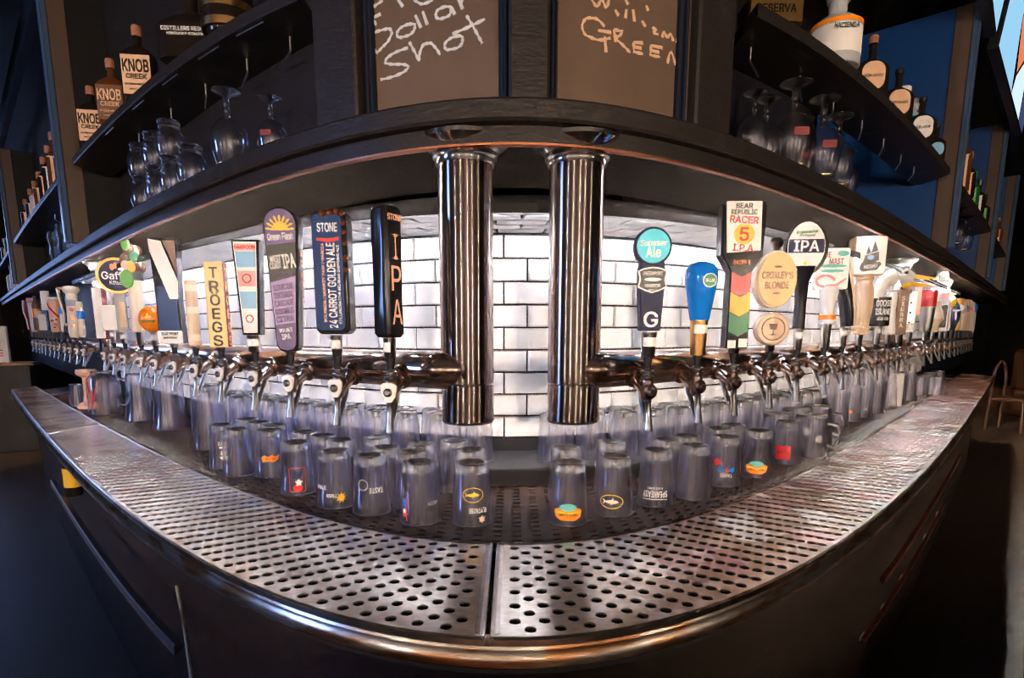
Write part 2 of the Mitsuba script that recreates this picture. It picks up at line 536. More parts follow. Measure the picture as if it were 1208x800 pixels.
put(sof, 'core', ply(sweep('wall', [(-.385, .3335), (.0, .3335), (.0, .342), (-.385, .342)], -3.0, 3.93), 'paint_black', 20))
stiles = []
for r in range(5):
    for X in arcs('wall', -2.9, 3.9, TP, TP * (.5 if r % 2 else 1.0)):
        M = pose('wall', X, 0, .332)
        o = -.038 - .0765 * r
        M[:3, 3] += np.array([0, o, 0])
        R = np.eye(4)
        R[:3, :3] = np.array([[1, 0, 0], [0, 0, -1], [0, 1, 0.0]])     # the tile's face turned down
        stiles.append((M[1, 3], M @ R))
stiles.sort(key=lambda a: a[0])
soff_tile = ply(tile_mesh(TP - .010, TH - .010, .006, .001), 'tile_white', False)
for _, M in stiles[:150]:
    put(sof, 'tile', soff_tile, M)
rest = []
for _, M in stiles[150:]:
    m = tile_mesh(TP - .010, TH - .010, .006, .001)
    m.apply_transform(M)
    rest.append(m)
put(sof, 'far_tile', ply(cat(*rest), 'tile_white', False), kind='stuff')

# ------------------------------------------------------------------ the counter: perforated drip trays, nosing, basin, mat
cn = thing('bar_counter', 'stainless steel counter with rounded front edge that carries the drip trays', 'counter')
put(cn, 'nosing', ply(sweep('nose', [(.004, -.468), (-.0035, -.470), (-.0055, -.474), (-.0035, -.4765), (-.006, -.479), (-.010, -.486), (-.012, -.493), (-.0115, -.501), (-.006, -.506), (.03, -.506), (.03, -.468)], -4.16, 5.2), 'steel_nosing', 25), label='stained rounded steel front edge')
put(cn, 'basin', ply(sweep('nose', [(.02, -.503), (.02, -.53), (1.3, -.53), (1.3, -.503)], -4.16, 5.2), 'paint_black', 20))
put(cn, 'back_step', ply(sweep('wall', [(-.30, -.462), (-.30, -.415), (-.295, -.410), (-.012, -.410), (-.012, -.462)], -1.30, 1.32), 'paint_black', 20), label='low black step along the foot of the tiles')
HP, ROWS = .048, 14


def tray_surface(Xs, t):
    a, b = Y('nose', Xs) - .002, Y('inner', Xs)
    return a + (b - a) * t


def perforated(X0, X1, z=-.46):
    """A steel panel with staggered round holes, 3 mm thick, a folded lip round it."""
    xs = np.linspace(X0, X1, 3001)
    ym = tray_surface(xs, .5)
    s = np.concatenate([[0], np.cumsum(np.hypot(np.diff(xs), np.diff(ym)))])
    L = s[-1]
    n = max(2, int((L - .03) / (HP / 2)))
    n -= n % 2
    g = (L - .03) / n
    sx = lambda q: np.interp(q, s, xs)
    rows = np.linspace(.045, .965, ROWS + 1)
    V, F, k = [], [], 0
    a12 = np.arange(12) * 2 * PI / 12
    holes = []
    for j in range(ROWS):
        for i in range(n // 2 + 1):
            c = .015 + (2 * i + (1 if j % 2 else 0)) * g
            lo, hi = max(c - g, .015), min(c + g, L - .015)
            if hi - lo < .3 * g:
                continue
            t0, t1 = rows[j], rows[j + 1]
            holes.append((c, lo, hi, t0, t1))
    for c, lo, hi, t0, t1 in holes:
        tc = (t0 + t1) / 2
        Xc = float(sx(c))
        wid = float(tray_surface(Xc, 1.) - tray_surface(Xc, 0.))
        slope = (float(tray_surface(sx(c + .01), tc)) - float(tray_surface(sx(c - .01), tc))) / (float(sx(c + .01)) - float(sx(c - .01)) + 1e-9)
        cs = 1 / math.hypot(1, slope)
        rad = min(.0098, .46 * (t1 - t0) * wid * cs)
        outer = [(lo, t0), (c, t0), (hi, t0), (hi, tc), (hi, t1), (c, t1), (lo, t1), (lo, tc)]
        ov = [(float(sx(q)), float(tray_surface(sx(q), t))) for q, t in outer]
        ctr = (Xc, float(tray_surface(Xc, tc)))
        hole = c - lo > .9 * g and hi - c > .9 * g  # copper colour stands in for orange light on the ledge
        if hole:
            hv = [(ctr[0] + rad * math.cos(a), ctr[1] + rad * math.sin(a)) for a in a12]  # orange light put into the colour here too
            V += [(x, y, z) for x, y in ov] + [(x, y, z) for x, y in hv] + [(x, y, z - .003) for x, y in hv]
            oa = [math.atan2(y - ctr[1], x - ctr[0]) for x, y in ov]
            # stitch the outer octagon to the hole by angle
            O = sorted(range(8), key=lambda q: oa[q] % (2 * PI))
            H = list(range(12))
            oi, hi_, tot = 0, 0, 0
            ang = lambda q: oa[O[q % 8]] % (2 * PI) + 2 * PI * (q // 8)
            ha = lambda q: a12[q % 12] + 2 * PI * (q // 12)
            while oi < 8 or hi_ < 12:
                if hi_ >= 12 or (oi < 8 and ang(oi + 1) <= ha(hi_ + 1)):
                    F.append((k + O[oi % 8], k + O[(oi + 1) % 8], k + 8 + hi_ % 12))
                    oi += 1
                else:
                    F.append((k + O[oi % 8], k + 8 + (hi_ + 1) % 12, k + 8 + hi_ % 12))
                    hi_ += 1
            for q in range(12):
                a, b = k + 8 + q, k + 8 + (q + 1) % 12
                F += [(a, b, b + 12), (a, b + 12, a + 12)]
            k += 32
        else:
            V += [(x, y, z) for x, y in ov]
            F += [(k, k + q, k + q + 1) for q in range(1, 7)]
            k += 8
    sheet = tm(V, F)
    # border strips and the folded lip
    def strip(P0, P1):
        m_ = len(P0)
        v = np.vstack([P0, P1])
        q = np.arange(m_ - 1)
        return tm(v, tris(np.stack([q, q + 1, q + 1 + m_, q + m_], 1)))
    def line(t, zz=z):
        X = sx(np.linspace(.0, L, 160))
        return np.stack([X, tray_surface(X, t), np.full(160, zz)], 1)
    def side(q, tt, zz=z):
        X = np.full(12, float(sx(q)))
        return np.stack([X, tray_surface(X, tt), np.full(12, zz)], 1)
    tt = np.linspace(0, 1, 12)
    parts = [sheet, strip(line(.012, z + .003), line(.020)), strip(line(.020), line(.045)), strip(line(.0, z), line(.012, z + .003)), strip(line(.0, z - .012), line(.0, z)),
             strip(line(.965), line(.985)), strip(line(.985), line(.992, z + .003)), strip(line(.992, z + .003), line(1.0, z)), strip(line(1.0, z), line(1.0, z - .012)),
             strip(side(0, tt), side(.003, tt, z + .003)), strip(side(.003, tt, z + .003), side(.008, tt)), strip(side(.008, tt), side(.015, tt)), strip(side(0, tt, z - .012), side(0, tt)),
             strip(side(L - .015, tt), side(L - .008, tt)), strip(side(L - .008, tt), side(L - .003, tt, z + .003)), strip(side(L - .003, tt, z + .003), side(L, tt)), strip(side(L, tt), side(L, tt, z - .012))]
    return cat(*parts)


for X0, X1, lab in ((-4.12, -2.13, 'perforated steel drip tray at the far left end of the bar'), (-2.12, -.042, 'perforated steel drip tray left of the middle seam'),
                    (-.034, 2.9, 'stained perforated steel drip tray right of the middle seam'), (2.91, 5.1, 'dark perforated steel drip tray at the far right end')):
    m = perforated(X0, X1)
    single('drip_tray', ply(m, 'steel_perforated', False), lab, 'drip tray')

# dark bar mat with rectangular openings over a steel pan
def mat_mesh(X0, X1, z=-.462):
    px, py = .046, .032
    V, F, k = [], [], 0
    cols = arcs('inner', X0, X1, px)
    for a, b in zip(cols[:-1], cols[1:]):
        xm = (a + b) / 2
        depth = float(Y('wall', xm) - Y('inner', xm)) - (.31 if -1.32 < xm < 1.34 else .05)
        rows = max(1, int(depth / py))
        for j in range(rows):
            y0, y1 = .006 + depth * j / rows, .006 + depth * (j + 1) / rows
            u0, u1, v0, v1 = a + (b - a) * .28, a + (b - a) * .70, y0 + (y1 - y0) * .36, y0 + (y1 - y0) * .66
            P = [(a, y0), (b, y0), (b, y1), (a, y1), (u0, v0), (u1, v0), (u1, v1), (u0, v1)]
            V += [(x, float(Y('inner', x)) + o, z) for x, o in P] + [(x, float(Y('inner', x)) + o, z - .004) for x, o in P[4:]]
            for q in range(4):
                r_ = (q + 1) % 4
                F += [(k + q, k + r_, k + 4 + r_), (k + q, k + 4 + r_, k + 4 + q), (k + 4 + q, k + 4 + r_, k + 8 + r_), (k + 4 + q, k + 8 + r_, k + 8 + q)]
            k += 12
    return tm(V, F)


single('bar_mat', ply(mat_mesh(-3.4, 4.4), 'rubber', False), 'dark brown bar mat with rectangular openings under the upturned glasses', 'bar mat')
put(cn, 'steel_pan', ply(sweep('inner', [(.004, -.474), (.80, -.474), (.80, -.48), (.004, -.48)], -3.6, 4.6), 'steel', 20), label='steel pan showing through the openings of the mat')

# ------------------------------------------------------------------ draft towers: chrome columns with tap rails
def column(X, parent, r=.066, zb=-.222, off=.15, turn=0):
    n = 48
    a = np.linspace(0, 2 * PI, n + 1)
    zs = np.array([zb, zb + .001, -.128, -.1275, .40, .45])
    M = pose('tap', X, 0, 0)
    M = at(X, float(Y('tap', X)) + off, 0)
    vv = np.stack([np.tile(r * np.cos(a), len(zs)), np.tile(r * np.sin(a), len(zs)), np.repeat(zs, n + 1)], 1)
    i, j = np.meshgrid(np.arange(len(zs) - 1), np.arange(n), indexing='ij')
    q = np.stack([i * (n + 1) + j, i * (n + 1) + j + 1, (i + 1) * (n + 1) + j + 1, (i + 1) * (n + 1) + j], -1).reshape(-1, 4)
    uv = np.stack([np.tile(a / (2 * PI), len(zs)), np.repeat(zs, n + 1)], 1)
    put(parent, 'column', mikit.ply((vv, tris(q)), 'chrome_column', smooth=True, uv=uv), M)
    put(parent, 'end_cap', ply(lathe([(0, zb - .008), (r - .004, zb - .006), (r, zb), (0, zb + .002)], 48), 'chrome'), M)
    put(parent, 'seam_ring', ply(lathe([(r - .002, -.1302), (r + .0012, -.130), (r + .0012, -.1265), (r - .002, -.1263)], 48), 'chrome'), M)
    put(parent, 'flange', ply(lathe([(r - .004, .392), (r + .004, .392), (r + .006, .398), (r + .006, .404), (r + .012, .408), (r + .012, .418), (r + .04, .442), (r + .042, .450), (0, .450)], 48), 'chrome'), M)
    return M


def pipe(X0, X1, parent, off=.11, r=.047, z=-.093, into=None):
    """The tap rail along the taps; one end bends into the column at plan position into."""
    pts = []
    for X in knots(X0, X1, 'tap', .03):
        p, t_, n_ = frame('tap', X)
        pts.append(p - n_ * off + np.array([0, 0, z]))
    if into is not None:
        flip = X0 > -.5
        if flip:
            pts = pts[::-1]
        p, d = pts[-1], pts[-1] - pts[-2]
        c = np.array([into[0], into[1], z])
        m = p + d / np.linalg.norm(d) * .5 * np.linalg.norm(c - p)
        pts += [p * (1 - q) ** 2 + 2 * m * q * (1 - q) + c * q * q for q in np.linspace(.12, 1, 8)]
    put(parent, 'tap_rail', ply(tube(pts, r, 28), 'chrome_warm'), label='horizontal rail that holds the taps')
    if into is not None:
        put(parent, 'rail_collar', ply(tube([c + (pts[-4] - c) * q for q in (.75, .85, 1.15, 1.25)], [.048, .054, .054, .048], 28), 'chrome_warm'))


tow = {}
for nm, X, off, r, x0, x1, lab in (('a', -.1125, .172, .066, -.24, -2.58, 'thick chrome draft column left of the narrow tiled gap with its tap rail'),
                                   ('b', .157, .165, .066, .275, 2.66, 'thick chrome draft column right of the narrow tiled gap with its tap rail'),
                                   ('c', -2.70, .15, .06, -2.85, -6.25, 'chrome draft column far left by the round disc handle, with the far left tap rail'),
                                   ('d', 2.44, .17, .07, 2.80, 6.25, 'chrome draft column far right behind the goose head handle, with the far right tap rail')):
    t = thing('draft_tower', lab, 'draft tower')
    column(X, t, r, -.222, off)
    pipe(min(x0, x1), max(x0, x1), t, into=(X, float(Y('tap', X)) + off) if nm in 'ab' else None)

# ------------------------------------------------------------------ beer taps
TAPX = [-.289, -.447, -.623, -.791, -.992, -1.182, -1.377, -1.584, -1.776, -2.033, -2.242, -2.447,
        -3.012, -3.25, -3.52, -3.749, -4.05, -4.292, -4.559, -4.858, -5.123, -5.339, -5.654, -6.004]
TAPXR = [.33, .49, .634, .812, .988, 1.204, 1.379, 1.57, 1.829, 2.023, 2.231, 2.498,
         2.963, 3.252, 3.594, 3.857, 4.157, 4.439, 4.69, 4.967, 5.196, 5.444, 5.714, 6.009]
collar = ply(lathe([(0, -.114), (.012, -.114), (.017, -.111), (.017, -.105), (.013, -.103), (.013, -.101), (.018, -.099), (.018, -.093), (.012, -.091), (.010, -.087), (0, -.087)], 20), 'chrome')
bd = cat(tube([[0, -.012, -.150], [0, .0, -.146], [0, .045, -.122], [0, .075, -.104]], [.012, .016, .016, .018], 16), lathe([(0, -.168), (.010, -.168), (.015, -.160), (.016, -.120), (.013, -.112), (0, -.112)], 16))
body = ply(bd, 'chrome_warm')
nut = ply(tube([[0, .052, -.118], [0, .054, -.117], [0, .066, -.110], [0, .068, -.109], [0, .070, -.108], [0, .082, -.101]], [.020, .027, .027, .023, .029, .029], 16), 'chrome_warm')
sp = lathe([(0, -.238), (.0105, -.238), (.0115, -.235), (.0082, -.205), (.0075, -.180), (.009, -.164), (0, -.160)], 16)
sp.apply_transform(np.array([[1, 0, 0, 0], [0, 1, .10, .008], [0, 0, 1, 0], [0, 0, 0, 1.0]]))
spout = ply(sp, 'chrome')
vent = ply(tube([[0, .046, -.124], [0, .040, -.140], [0, -.004, -.222]], [.008, .0075, .006], 10), 'chrome')
sh = sg.Polygon([(-.021, .014), (-.012, .021), (.012, .021), (.021, .014), (.017, -.010), (.007, -.025), (-.007, -.025), (-.017, -.010)])
shield = ply(moved(slab(sh, .006, .002), 0, -.020, -.140), 'white')
button = ply(moved(rot(lathe([(0, 0), (.010, 0), (.010, .006), (.006, .010), (0, .010)], 16), 90, [1, 0, 0]), 0, -.019, -.141), 'steel_dark')
bolt = ply(moved(rot(lathe([(0, 0), (.018, 0), (.018, .008), (.011, .010), (.010, .016), (.007, .020), (0, .020)], 18), 90, [1, 0, 0]), 0, -.012, -.142), 'chrome_warm')

class Handle:
    """A tap handle: the part 'handle' of a tap with sub-parts; local x across, -y the face, z up from eye level."""
    def __init__(self, t, M):
        self.t, self.M, self.k = t, M, None

    def main(self, mesh, bsdf, smooth=30, label=None):
        self.k = put(self.t, 'handle', ply(mesh, bsdf, smooth), self.M, label)

    def sub(self, name, mesh, bsdf, smooth=30, label=None):
        put(self.k, name, ply(mesh, bsdf, smooth), self.M, label)

    def ferrule(self, z, bsdf='chrome', tag=True, r=.0135):
        """Chrome sleeve from the tap's collar up to the handle at height z, a black plug in its foot, sometimes a paper tag."""
        f = put(self.t, 'ferrule', ply(lathe([(0, -.060), (r * .95, -.060), (r * 1.12, z - .004), (r * 1.12, z), (0, z)], 18), bsdf), self.M)
        put(f, 'plug', ply(lathe([(0, -.088), (.0075, -.088), (.0115, -.059), (0, -.058)], 16), 'black'), self.M)
        if tag and z > -.03:
            a = np.linspace(-.9, .9, 7)
            rr = r * 1.12 + .0008
            v = np.array([[rr * math.sin(q), -rr * math.cos(q), zz] for zz in (z - .034, z - .012) for q in a])
            i = np.arange(6)
            put(f, 'paper_tag', ply(tm(v, tris(np.stack([i, i + 1, i + 8, i + 7], 1))), 'white', True), self.M)


def face_text(s_, h, y, z, width=None, x=0.0, up=False, depth=.0012, tilt=0):
    m = text(s_, h, depth, True, width)
    if up:
        m = rot(m, -90, [0, 1, 0])
    if tilt:
        m = rot(m, tilt, [0, 1, 0])
    return moved(m, x, y, z)


def ellipse(rx, rz, x=0, z=0, n=40):
    a = np.arange(n) * 2 * PI / n
    return sg.Polygon(np.stack([x + rx * np.cos(a), z + rz * np.sin(a)], 1))


def rrect(w, h, r, x=0, z=0):
    return sg.box(x - w / 2 + r, z - h / 2 + r, x + w / 2 - r, z + h / 2 - r).buffer(r, 6)


def plate(poly, y, d=.002):
    return moved(slab(poly, d), 0, y - d, 0)


def turned(prof, n=24):
    return lathe(prof, n)


def h_stone_ipa(H):
    m = rbox(.054, .056, .294, .009, (0, 0, .135))
    m = m.subdivide().subdivide()
    nz = meshkit.noise(np.array(m.vertices) * 45, 3)
    m.vertices = m.vertices * np.array([1, 1, 1]) + (np.array(m.vertices) * np.array([1, 1, 0])) * (nz[:, None] - .5) * .08
    H.ferrule(-.012)
    H.main(m, 'black_gloss', 40)
    g = []
    for ch, z in (('I', .192), ('P', .122), ('A', .046)):
        q = text(ch, .056, .001, False, .010 if ch == 'I' else .030)
        g.append(moved(q, 0, 0, z))
    for z in (.166, .218):
        g.append(moved(text('-', .004, .001, True, .022), 0, 0, z))
    g = rot(moved(cat(*g), 0, -.0285, 0), 90, [0, 0, 1])
    H.sub('lettering', g, 'peach', False)
    H.sub('small_lettering', rot(moved(text('STONE', .013, .001, True, .044), 0, -.0285, .256), 90, [0, 0, 1]), 'peach', False)


def h_stone_carrot(H):
    m = slab(rrect(.088, .298, .018, 0, .144), .046, .006)
    H.ferrule(-.007)
    H.main(moved(m, 0, -.023, 0), 'black_gloss')
    H.sub('face', plate(rrect(.074, .278, .014, -.004, .144), -.023, .0015), 'dark_blue_gloss')
    y = -.0246
    H.sub('title', face_text('STONE', .020, y, .252, .050, -.002), 'white', False)
    H.sub('ribbon', plate(sg.Polygon([(-.030, .228), (-.030, .222), (0, .216), (.026, .222), (.026, .230), (0, .226)]), y + .001, .0012), 'red', False)
    H.sub('lettering', face_text('24 CARROT GOLDEN ALE', .020, y, .113, .205, .004, True), 'white', False)
    H.sub('side_lettering', cat(face_text('BOURBON / MONKEY PAW / GARCIA', .007, y, .120, .19, -.016, True)), 'peach', False)
    H.sub('lower_lettering', face_text('COLLABORATIVE BELGIAN INSPIRED ALE', .006, y, .115, .19, .022, True), 'white', False)
    gems = [moved(scaled(trimesh.creation.icosphere(0, .009), 1, .8, 1), x, -.024, z) for x, z in ((.004, .286), (.022, .288), (.036, .282), (.040, .262), (.040, .240), (.041, .215), (.040, .178), (.041, .15), (-.014, .284))]
    for g in gems:
        H.sub('gem', g, 'copper', False)


def h_green_flash(H):
    pts = [(-.030, -.035), (-.022, -.050), (0, -.055), (.022, -.050), (.030, -.035), (.047, .285)]
    a = np.linspace(0, PI, 14)
    pts += [(.047 * math.cos(q), .285 + .046 * math.sin(q)) for q in a] + [(-.047, .285)]
    pol = sg.Polygon(pts).buffer(0)
    H.ferrule(-.05, tag=False)
    H.main(moved(slab(pol, .044, .006), 0, -.022, 0), 'black_gloss')
    inner = pol.buffer(-.005)
    H.sub('face', plate(inner, -.022, .0012), 'purple')
    y = -.0233
    H.sub('dark_panel', plate(inner.intersection(sg.Polygon([(-.06, .228), (.06, .242), (.06, .160), (-.06, .128)])), y + .0002, .001), 'black')
    H.sub('pale_panel', plate(inner.intersection(sg.Polygon([(-.06, .126), (.06, .157), (.06, .03), (-.06, .016)])), y + .0002, .001), 'lilac')
    rays = [sg.Polygon([(0, .270), (.034 * math.cos(q - .08), .270 + .034 * math.sin(q - .08)), (.040 * math.cos(q), .270 + .040 * math.sin(q)), (.034 * math.cos(q + .08), .270 + .034 * math.sin(q + .08))]).buffer(.0004) for q in np.linspace(.12, PI - .12, 9)]
    sun = shapely.union_all([ellipse(.022, .022, 0, .270).intersection(sg.box(-.1, .270, .1, .4))] + rays)
    H.sub('sun_emblem', plate(sun, y, .0012), 'yellow', False, 'yellow half sun emblem')
    H.sub('title', face_text('Green Flash', .017, y, .254, .070, tilt=-3), 'white', False)
    H.sub('lettering', cat(face_text('WEST', .016, y - .001, .196, .030, -.017, tilt=-8), face_text('COAST', .016, y - .001, .178, .030, -.017, tilt=-8), face_text('IPA', .036, y - .001, .190, .034, .019, tilt=-8)), 'white', False)
    H.sub('hop_lettering', cat(face_text('HOPPED', .008, y - .001, .155, .040, .008, tilt=-8), *[face_text(w, .015, y - .001, .122 - .0215 * i, .055 - .002 * i, 0, tilt=-8) for i, w in enumerate(('SIMCOE', 'CENTENNIAL', 'CASCADE', 'COLUMBUS', 'CITRA'))]), 'purple', False)
    H.sub('lower_lettering', cat(face_text('DOUBLE', .010, y, .006, .036, tilt=-6), face_text('IPA', .014, y, -.012, .024, tilt=-6)), 'white', False)
    H.sub('edge_lettering', rot(moved(rot(text('TASTE THE', .014, .001, True, .15), -90, [0, 1, 0]), 0, -.0445, .15), 90, [0, 0, 1]), 'copper', False)


def h_panel_tapered(H):
    pol = sg.Polygon([(-.026, -.008), (.026, -.008), (.040, .270), (-.040, .270)])
    H.ferrule(-.008, tag=True, r=.018)
    H.main(moved(slab(pol, .044, .004), 0, -.022, 0), 'black_gloss')
    inner = pol.buffer(-.006)
    H.sub('face', plate(inner, -.022, .0012), 'white')
    y = -.0234
    for nm, b, z0, z1 in (('red_panel', 'pink', .238, .258), ('blue_panel', 'sky_blue', .190, .236), ('print', 'pink', .135, .180), ('blue_panel', 'sky_blue', .07, .12)):
        H.sub(nm, plate(inner.buffer(-.003).intersection(sg.box(-.1, z0, .1, z1)), y + .0002, .001), b, False)
    H.sub('emblem', plate(ellipse(.014, .014, 0, .158).difference(ellipse(.010, .010, 0, .158)), y - .001, .001), 'red', False)
    H.sub('seal', plate(ellipse(.012, .012, 0, .040).difference(ellipse(.009, .009, 0, .040)), y, .001), 'red', False)
    H.sub('lettering', face_text('HARPOON', .010, y - .001, .248, .060), 'red', False)


def h_troegs(H):
    m = rbox(.060, .036, .282, .003, (0, 0, .090))
    H.ferrule(-.05, tag=False)
    H.main(m, 'wood_yellow')
    H.sub('side_board', rbox(.003, .032, .276, .001, (.0312, 0, .090)), 'maroon')
    z = .212
    gl = []
    for ch in 'TROEGS':
        gl.append(face_text(ch, .034, -.0184, z - .017, .032 if ch not in 'TE' else .026))
        z -= .0445
    for x in (-.007, .007):
        gl.append(plate(ellipse(.0032, .0032, x, .0955 + .034), -.0184, .0012))
    H.sub('lettering', cat(*gl), 'black', False, 'black upright letters')
    sg_ = rot(moved(cat(*[moved(text(ch, .030, .001, True, .022), 0, 0, .195 - .0445 * i) for i, ch in enumerate('TROEGS')]), 0, -.0330, 0), 90, [0, 0, 1])
    H.sub('side_lettering', sg_, 'wood_yellow', False)


def h_wood_cylinder(H):
    H.ferrule(-.051, tag=False)
    H.main(turned([(0, -.051), (.018, -.051), (.021, -.046), (.021, .182), (.017, .188), (0, .188)]), 'wood')
    for z in (.160, .08, -.02):
        H.sub('band', turned([(.020, z - .012), (.0222, z - .012), (.0222, z + .012), (.020, z + .012)]), 'cream')


def h_tall_block(H):
    pol = sg.Polygon([(-.045, -.045), (.045, -.045), (.040, .13), (.052, .365), (-.052, .365), (-.042, .13)])
    H.ferrule(-.045, tag=False)
    H.main(moved(slab(pol, .060, .004), 0, -.030, 0), 'black_gloss')
    H.sub('blue_face', plate(sg.Polygon([(-.040, -.01), (.040, -.01), (.036, .13), (.038, .18), (-.035, .18), (-.036, .13)]), -.030, .0015), 'dark_blue_gloss')
    H.sub('white_sash', plate(sg.Polygon([(-.050, .36), (-.004, .352), (.046, .20), (.042, .13), (.012, .13), (-.046, .31)]), -.030, .003), 'white', False, 'white diagonal sash')
    H.sub('wood_corner', plate(sg.Polygon([(.0, .355), (.048, .355), (.046, .23), (.034, .26), (.020, .31)]), -.030, .002), 'brown', False)
    H.sub('label', plate(sg.box(-.046, -.045, .046, .006), -.030, .002), 'white', False)
    H.sub('lettering', cat(face_text('BLUE POINT', .011, -.0322, -.006, .062), face_text('BREWING', .008, -.0322, -.022, .05)), 'navy', False)


def h_orange_ball(H):
    H.ferrule(0, tag=True)
    m = trimesh.creation.icosphere(3, .058)
    m.vertices = m.vertices * (1 + .004 * (meshkit.noise(np.array(m.vertices) * 260) - .5))[:, None]
    H.main(moved(m, 0, 0, .057), 'orange', True)
    leaf = shapely.union_all([ellipse(.010, .005, -.006, .062), ellipse(.010, .005, .008, .066), ellipse(.004, .011, .0, .072)])
    H.sub('leaf_emblem', moved(plate(leaf, -.056, .004), 0, 0, 0), 'yellow', False)
    H.sub('lettering', face_text('SHOCK TOP', .009, -.056, .046, .055, depth=.004), 'green', False)


def hops(cx, cz, n, r, seed):
    rg = np.random.default_rng(seed)
    ms = []
    for i in range(n):
        q = rg.normal(0, 1, 3)
        q /= np.linalg.norm(q)
        ms.append(moved(scaled(trimesh.creation.icosphere(1, r * rg.uniform(.5, .8)), 1, .8, 1.3), cx + q[0] * r, q[1] * r * .7, cz + q[2] * r * 1.5))
    return cat(*ms)


def h_hop_figure(H):
    H.ferrule(0, tag=False, r=.016)
    H.main(turned([(0, 0), (.030, 0), (.033, .01), (.030, .25), (.026, .262), (0, .262)]), 'cream')
    H.sub('hop_cluster', hops(0, .325, 16, .036, 5), 'brown', 60)
    for x, z, rx, rz, b in ((-.010, .40, .018, .030, 'leaf_green'), (-.018, .245, .028, .042, 'leaf_green'), (.006, .30, .018, .026, 'yellow'), (.022, .345, .02, .024, 'green'), (-.020, .305, .016, .022, 'peach')):
        H.sub('leaf', moved(slab(ellipse(rx, rz, x, z), .012, .003), 0, -.045, 0), b)
    H.sub('band', turned([(.0255, .24), (.036, .24), (.036, .30), (.0255, .30)]), 'black')


def h_gaffel(H):
    H.ferrule(0, tag=True)
    H.main(moved(slab(shapely.union_all([rrect(.048, .24, .01, 0, .12)]), .03, .004), 0, -.015, 0), 'grey')
    H.sub('tan_label', plate(rrect(.030, .13, .004, .006, .09), -.015, .0012), 'wood')
    H.sub('disc', rot(moved(turned([(0, -.02), (.086, -.02), (.090, -.016), (.090, .016), (.086, .02), (0, .02)], 40), 0, 0, 0), 90, [1, 0, 0]).apply_translation([0, -.012, .285]), 'navy', 30, 'round dark blue sign disc')
    H.sub('ring', plate(ellipse(.090, .090, 0, .285).difference(ellipse(.077, .077, 0, .285)), -.032, .003), 'brass', False)
    H.sub('lettering', cat(face_text('Gaffel', .036, -.033, .285, .130), face_text('Kölsch', .018, -.033, .250, .065)), 'white', False)
    H.sub('hop_emblem', plate(shapely.union_all([ellipse(.010, .016, x, .335 - abs(x) * .5) for x in (-.016, 0, .016)]), -.033, .0015), 'copper', False)


def h_white_block(H):
    H.ferrule(.01)
    H.main(rbox(.080, .045, .138, .004, (0, 0, .079)), 'white')


def h_red_block(H):
    H.ferrule(-.041, tag=False)
    H.main(rbox(.052, .072, .30, .004, (0, 0, .110)), 'maroon')
    H.sub('white_face', plate(sg.box(-.024, -.036, .024, .256), -.036, .002), 'white', False)


def h_slim_tan(H):
    H.ferrule(-.036, tag=False)
    H.main(turned([(0, -.036), (.016, -.036), (.022, .0), (.020, .19), (.016, .21), (0, .21)]), 'cream')
    H.sub('blue_band', turned([(.018, .09), (.0235, .09), (.0235, .145), (.018, .145)]), 'blue')


def h_mushroom(H):
    H.ferrule(-.039, tag=False)
    H.main(turned([(0, -.039), (.038, -.039), (.046, .0), (.040, .20), (.036, .28), (.050, .295), (.056, .31), (.048, .33), (.02, .337), (0, .337)]), 'cream')
    H.sub('grey_band', turned([(.036, .19), (.0425, .19), (.0415, .235), (.036, .235)]), 'grey')
    for z, b in ((.165, 'red'), (.105, 'copper'), (.045, 'copper')):
        H.sub('seal', plate(ellipse(.016, .016, .006, z), -.040, .004), b, False)


def h_black_curved(H):
    H.ferrule(-.02, tag=False)
    H.main(tube([[0, 0, -.02], [0, 0, .03], [.004, 0, .10], [-.004, 0, .17], [-.022, 0, .25], [-.032, 0, .335]], [.030, .032, .020, .012, .014, .018], 14), 'black_gloss')
    H.sub('white_edge', tube([[-.018, -.012, .06], [-.016, -.012, .15], [-.034, -.012, .25], [-.044, -.012, .335]], [.006, .007, .008, .008], 8), 'white')
    H.sub('cap', rbox(.075, .03, .018, .004, (-.01, 0, .342)), 'copper')
    H.sub('bottle_label', plate(ellipse(.010, .012, 0, .06), -.030, .003), 'yellow', False)


def h_thin(b, top=.21, cap=None):
    def f(H):
        H.ferrule(0, tag=False)
        H.main(turned([(0, 0), (.014, 0), (.017, .02), (.016, top - .02), (.011, top), (0, top)]), b)
        if cap:
            H.sub('cap', turned([(0, top - .05), (.018, top - .05), (.018, top + .004), (0, top + .006)]), cap)
    return f


def h_can(H):
    H.ferrule(0, tag=False)
    H.main(turned([(0, 0), (.040, 0), (.046, .01), (.050, .27), (.044, .285), (.040, .30), (0, .30)]), 'peach')
    a = np.linspace(-1.2, 1.0, 14)
    H.sub('red_swirl', tube(np.stack([.049 * np.sin(a), -.049 * np.cos(a), .25 - .06 * (a + 1.2)], 1), .007, 8), 'red')
    H.sub('white_rim', turned([(.038, .285), (.047, .285), (.047, .305), (.038, .305)]), 'white')
    for x, z in ((-.016, .10), (.006, .07), (.018, .11), (.0, .045)):
        H.sub('print', plate(ellipse(.010, .010, x, z), -.046, .004), 'maroon', False)


def h_flag(H):
    H.ferrule(.017, tag=False)
    H.main(turned([(0, .017), (.012, .017), (.014, .20), (0, .21)]), 'dark_blue_gloss')
    H.sub('plate', rbox(.072, .02, .185, .004, (0, 0, .305)), 'white', 30, 'white rectangular plate')


def h_card(H):
    H.ferrule(.018, tag=False)
    H.main(rbox(.085, .03, .165, .004, (0, 0, .10)), 'white')


def h_knob(H):
    H.ferrule(.019, tag=False)
    H.main(turned([(0, .019), (.014, .019), (.016, .14), (.030, .18), (.034, .20), (.024, .224), (0, .23)]), 'cream')


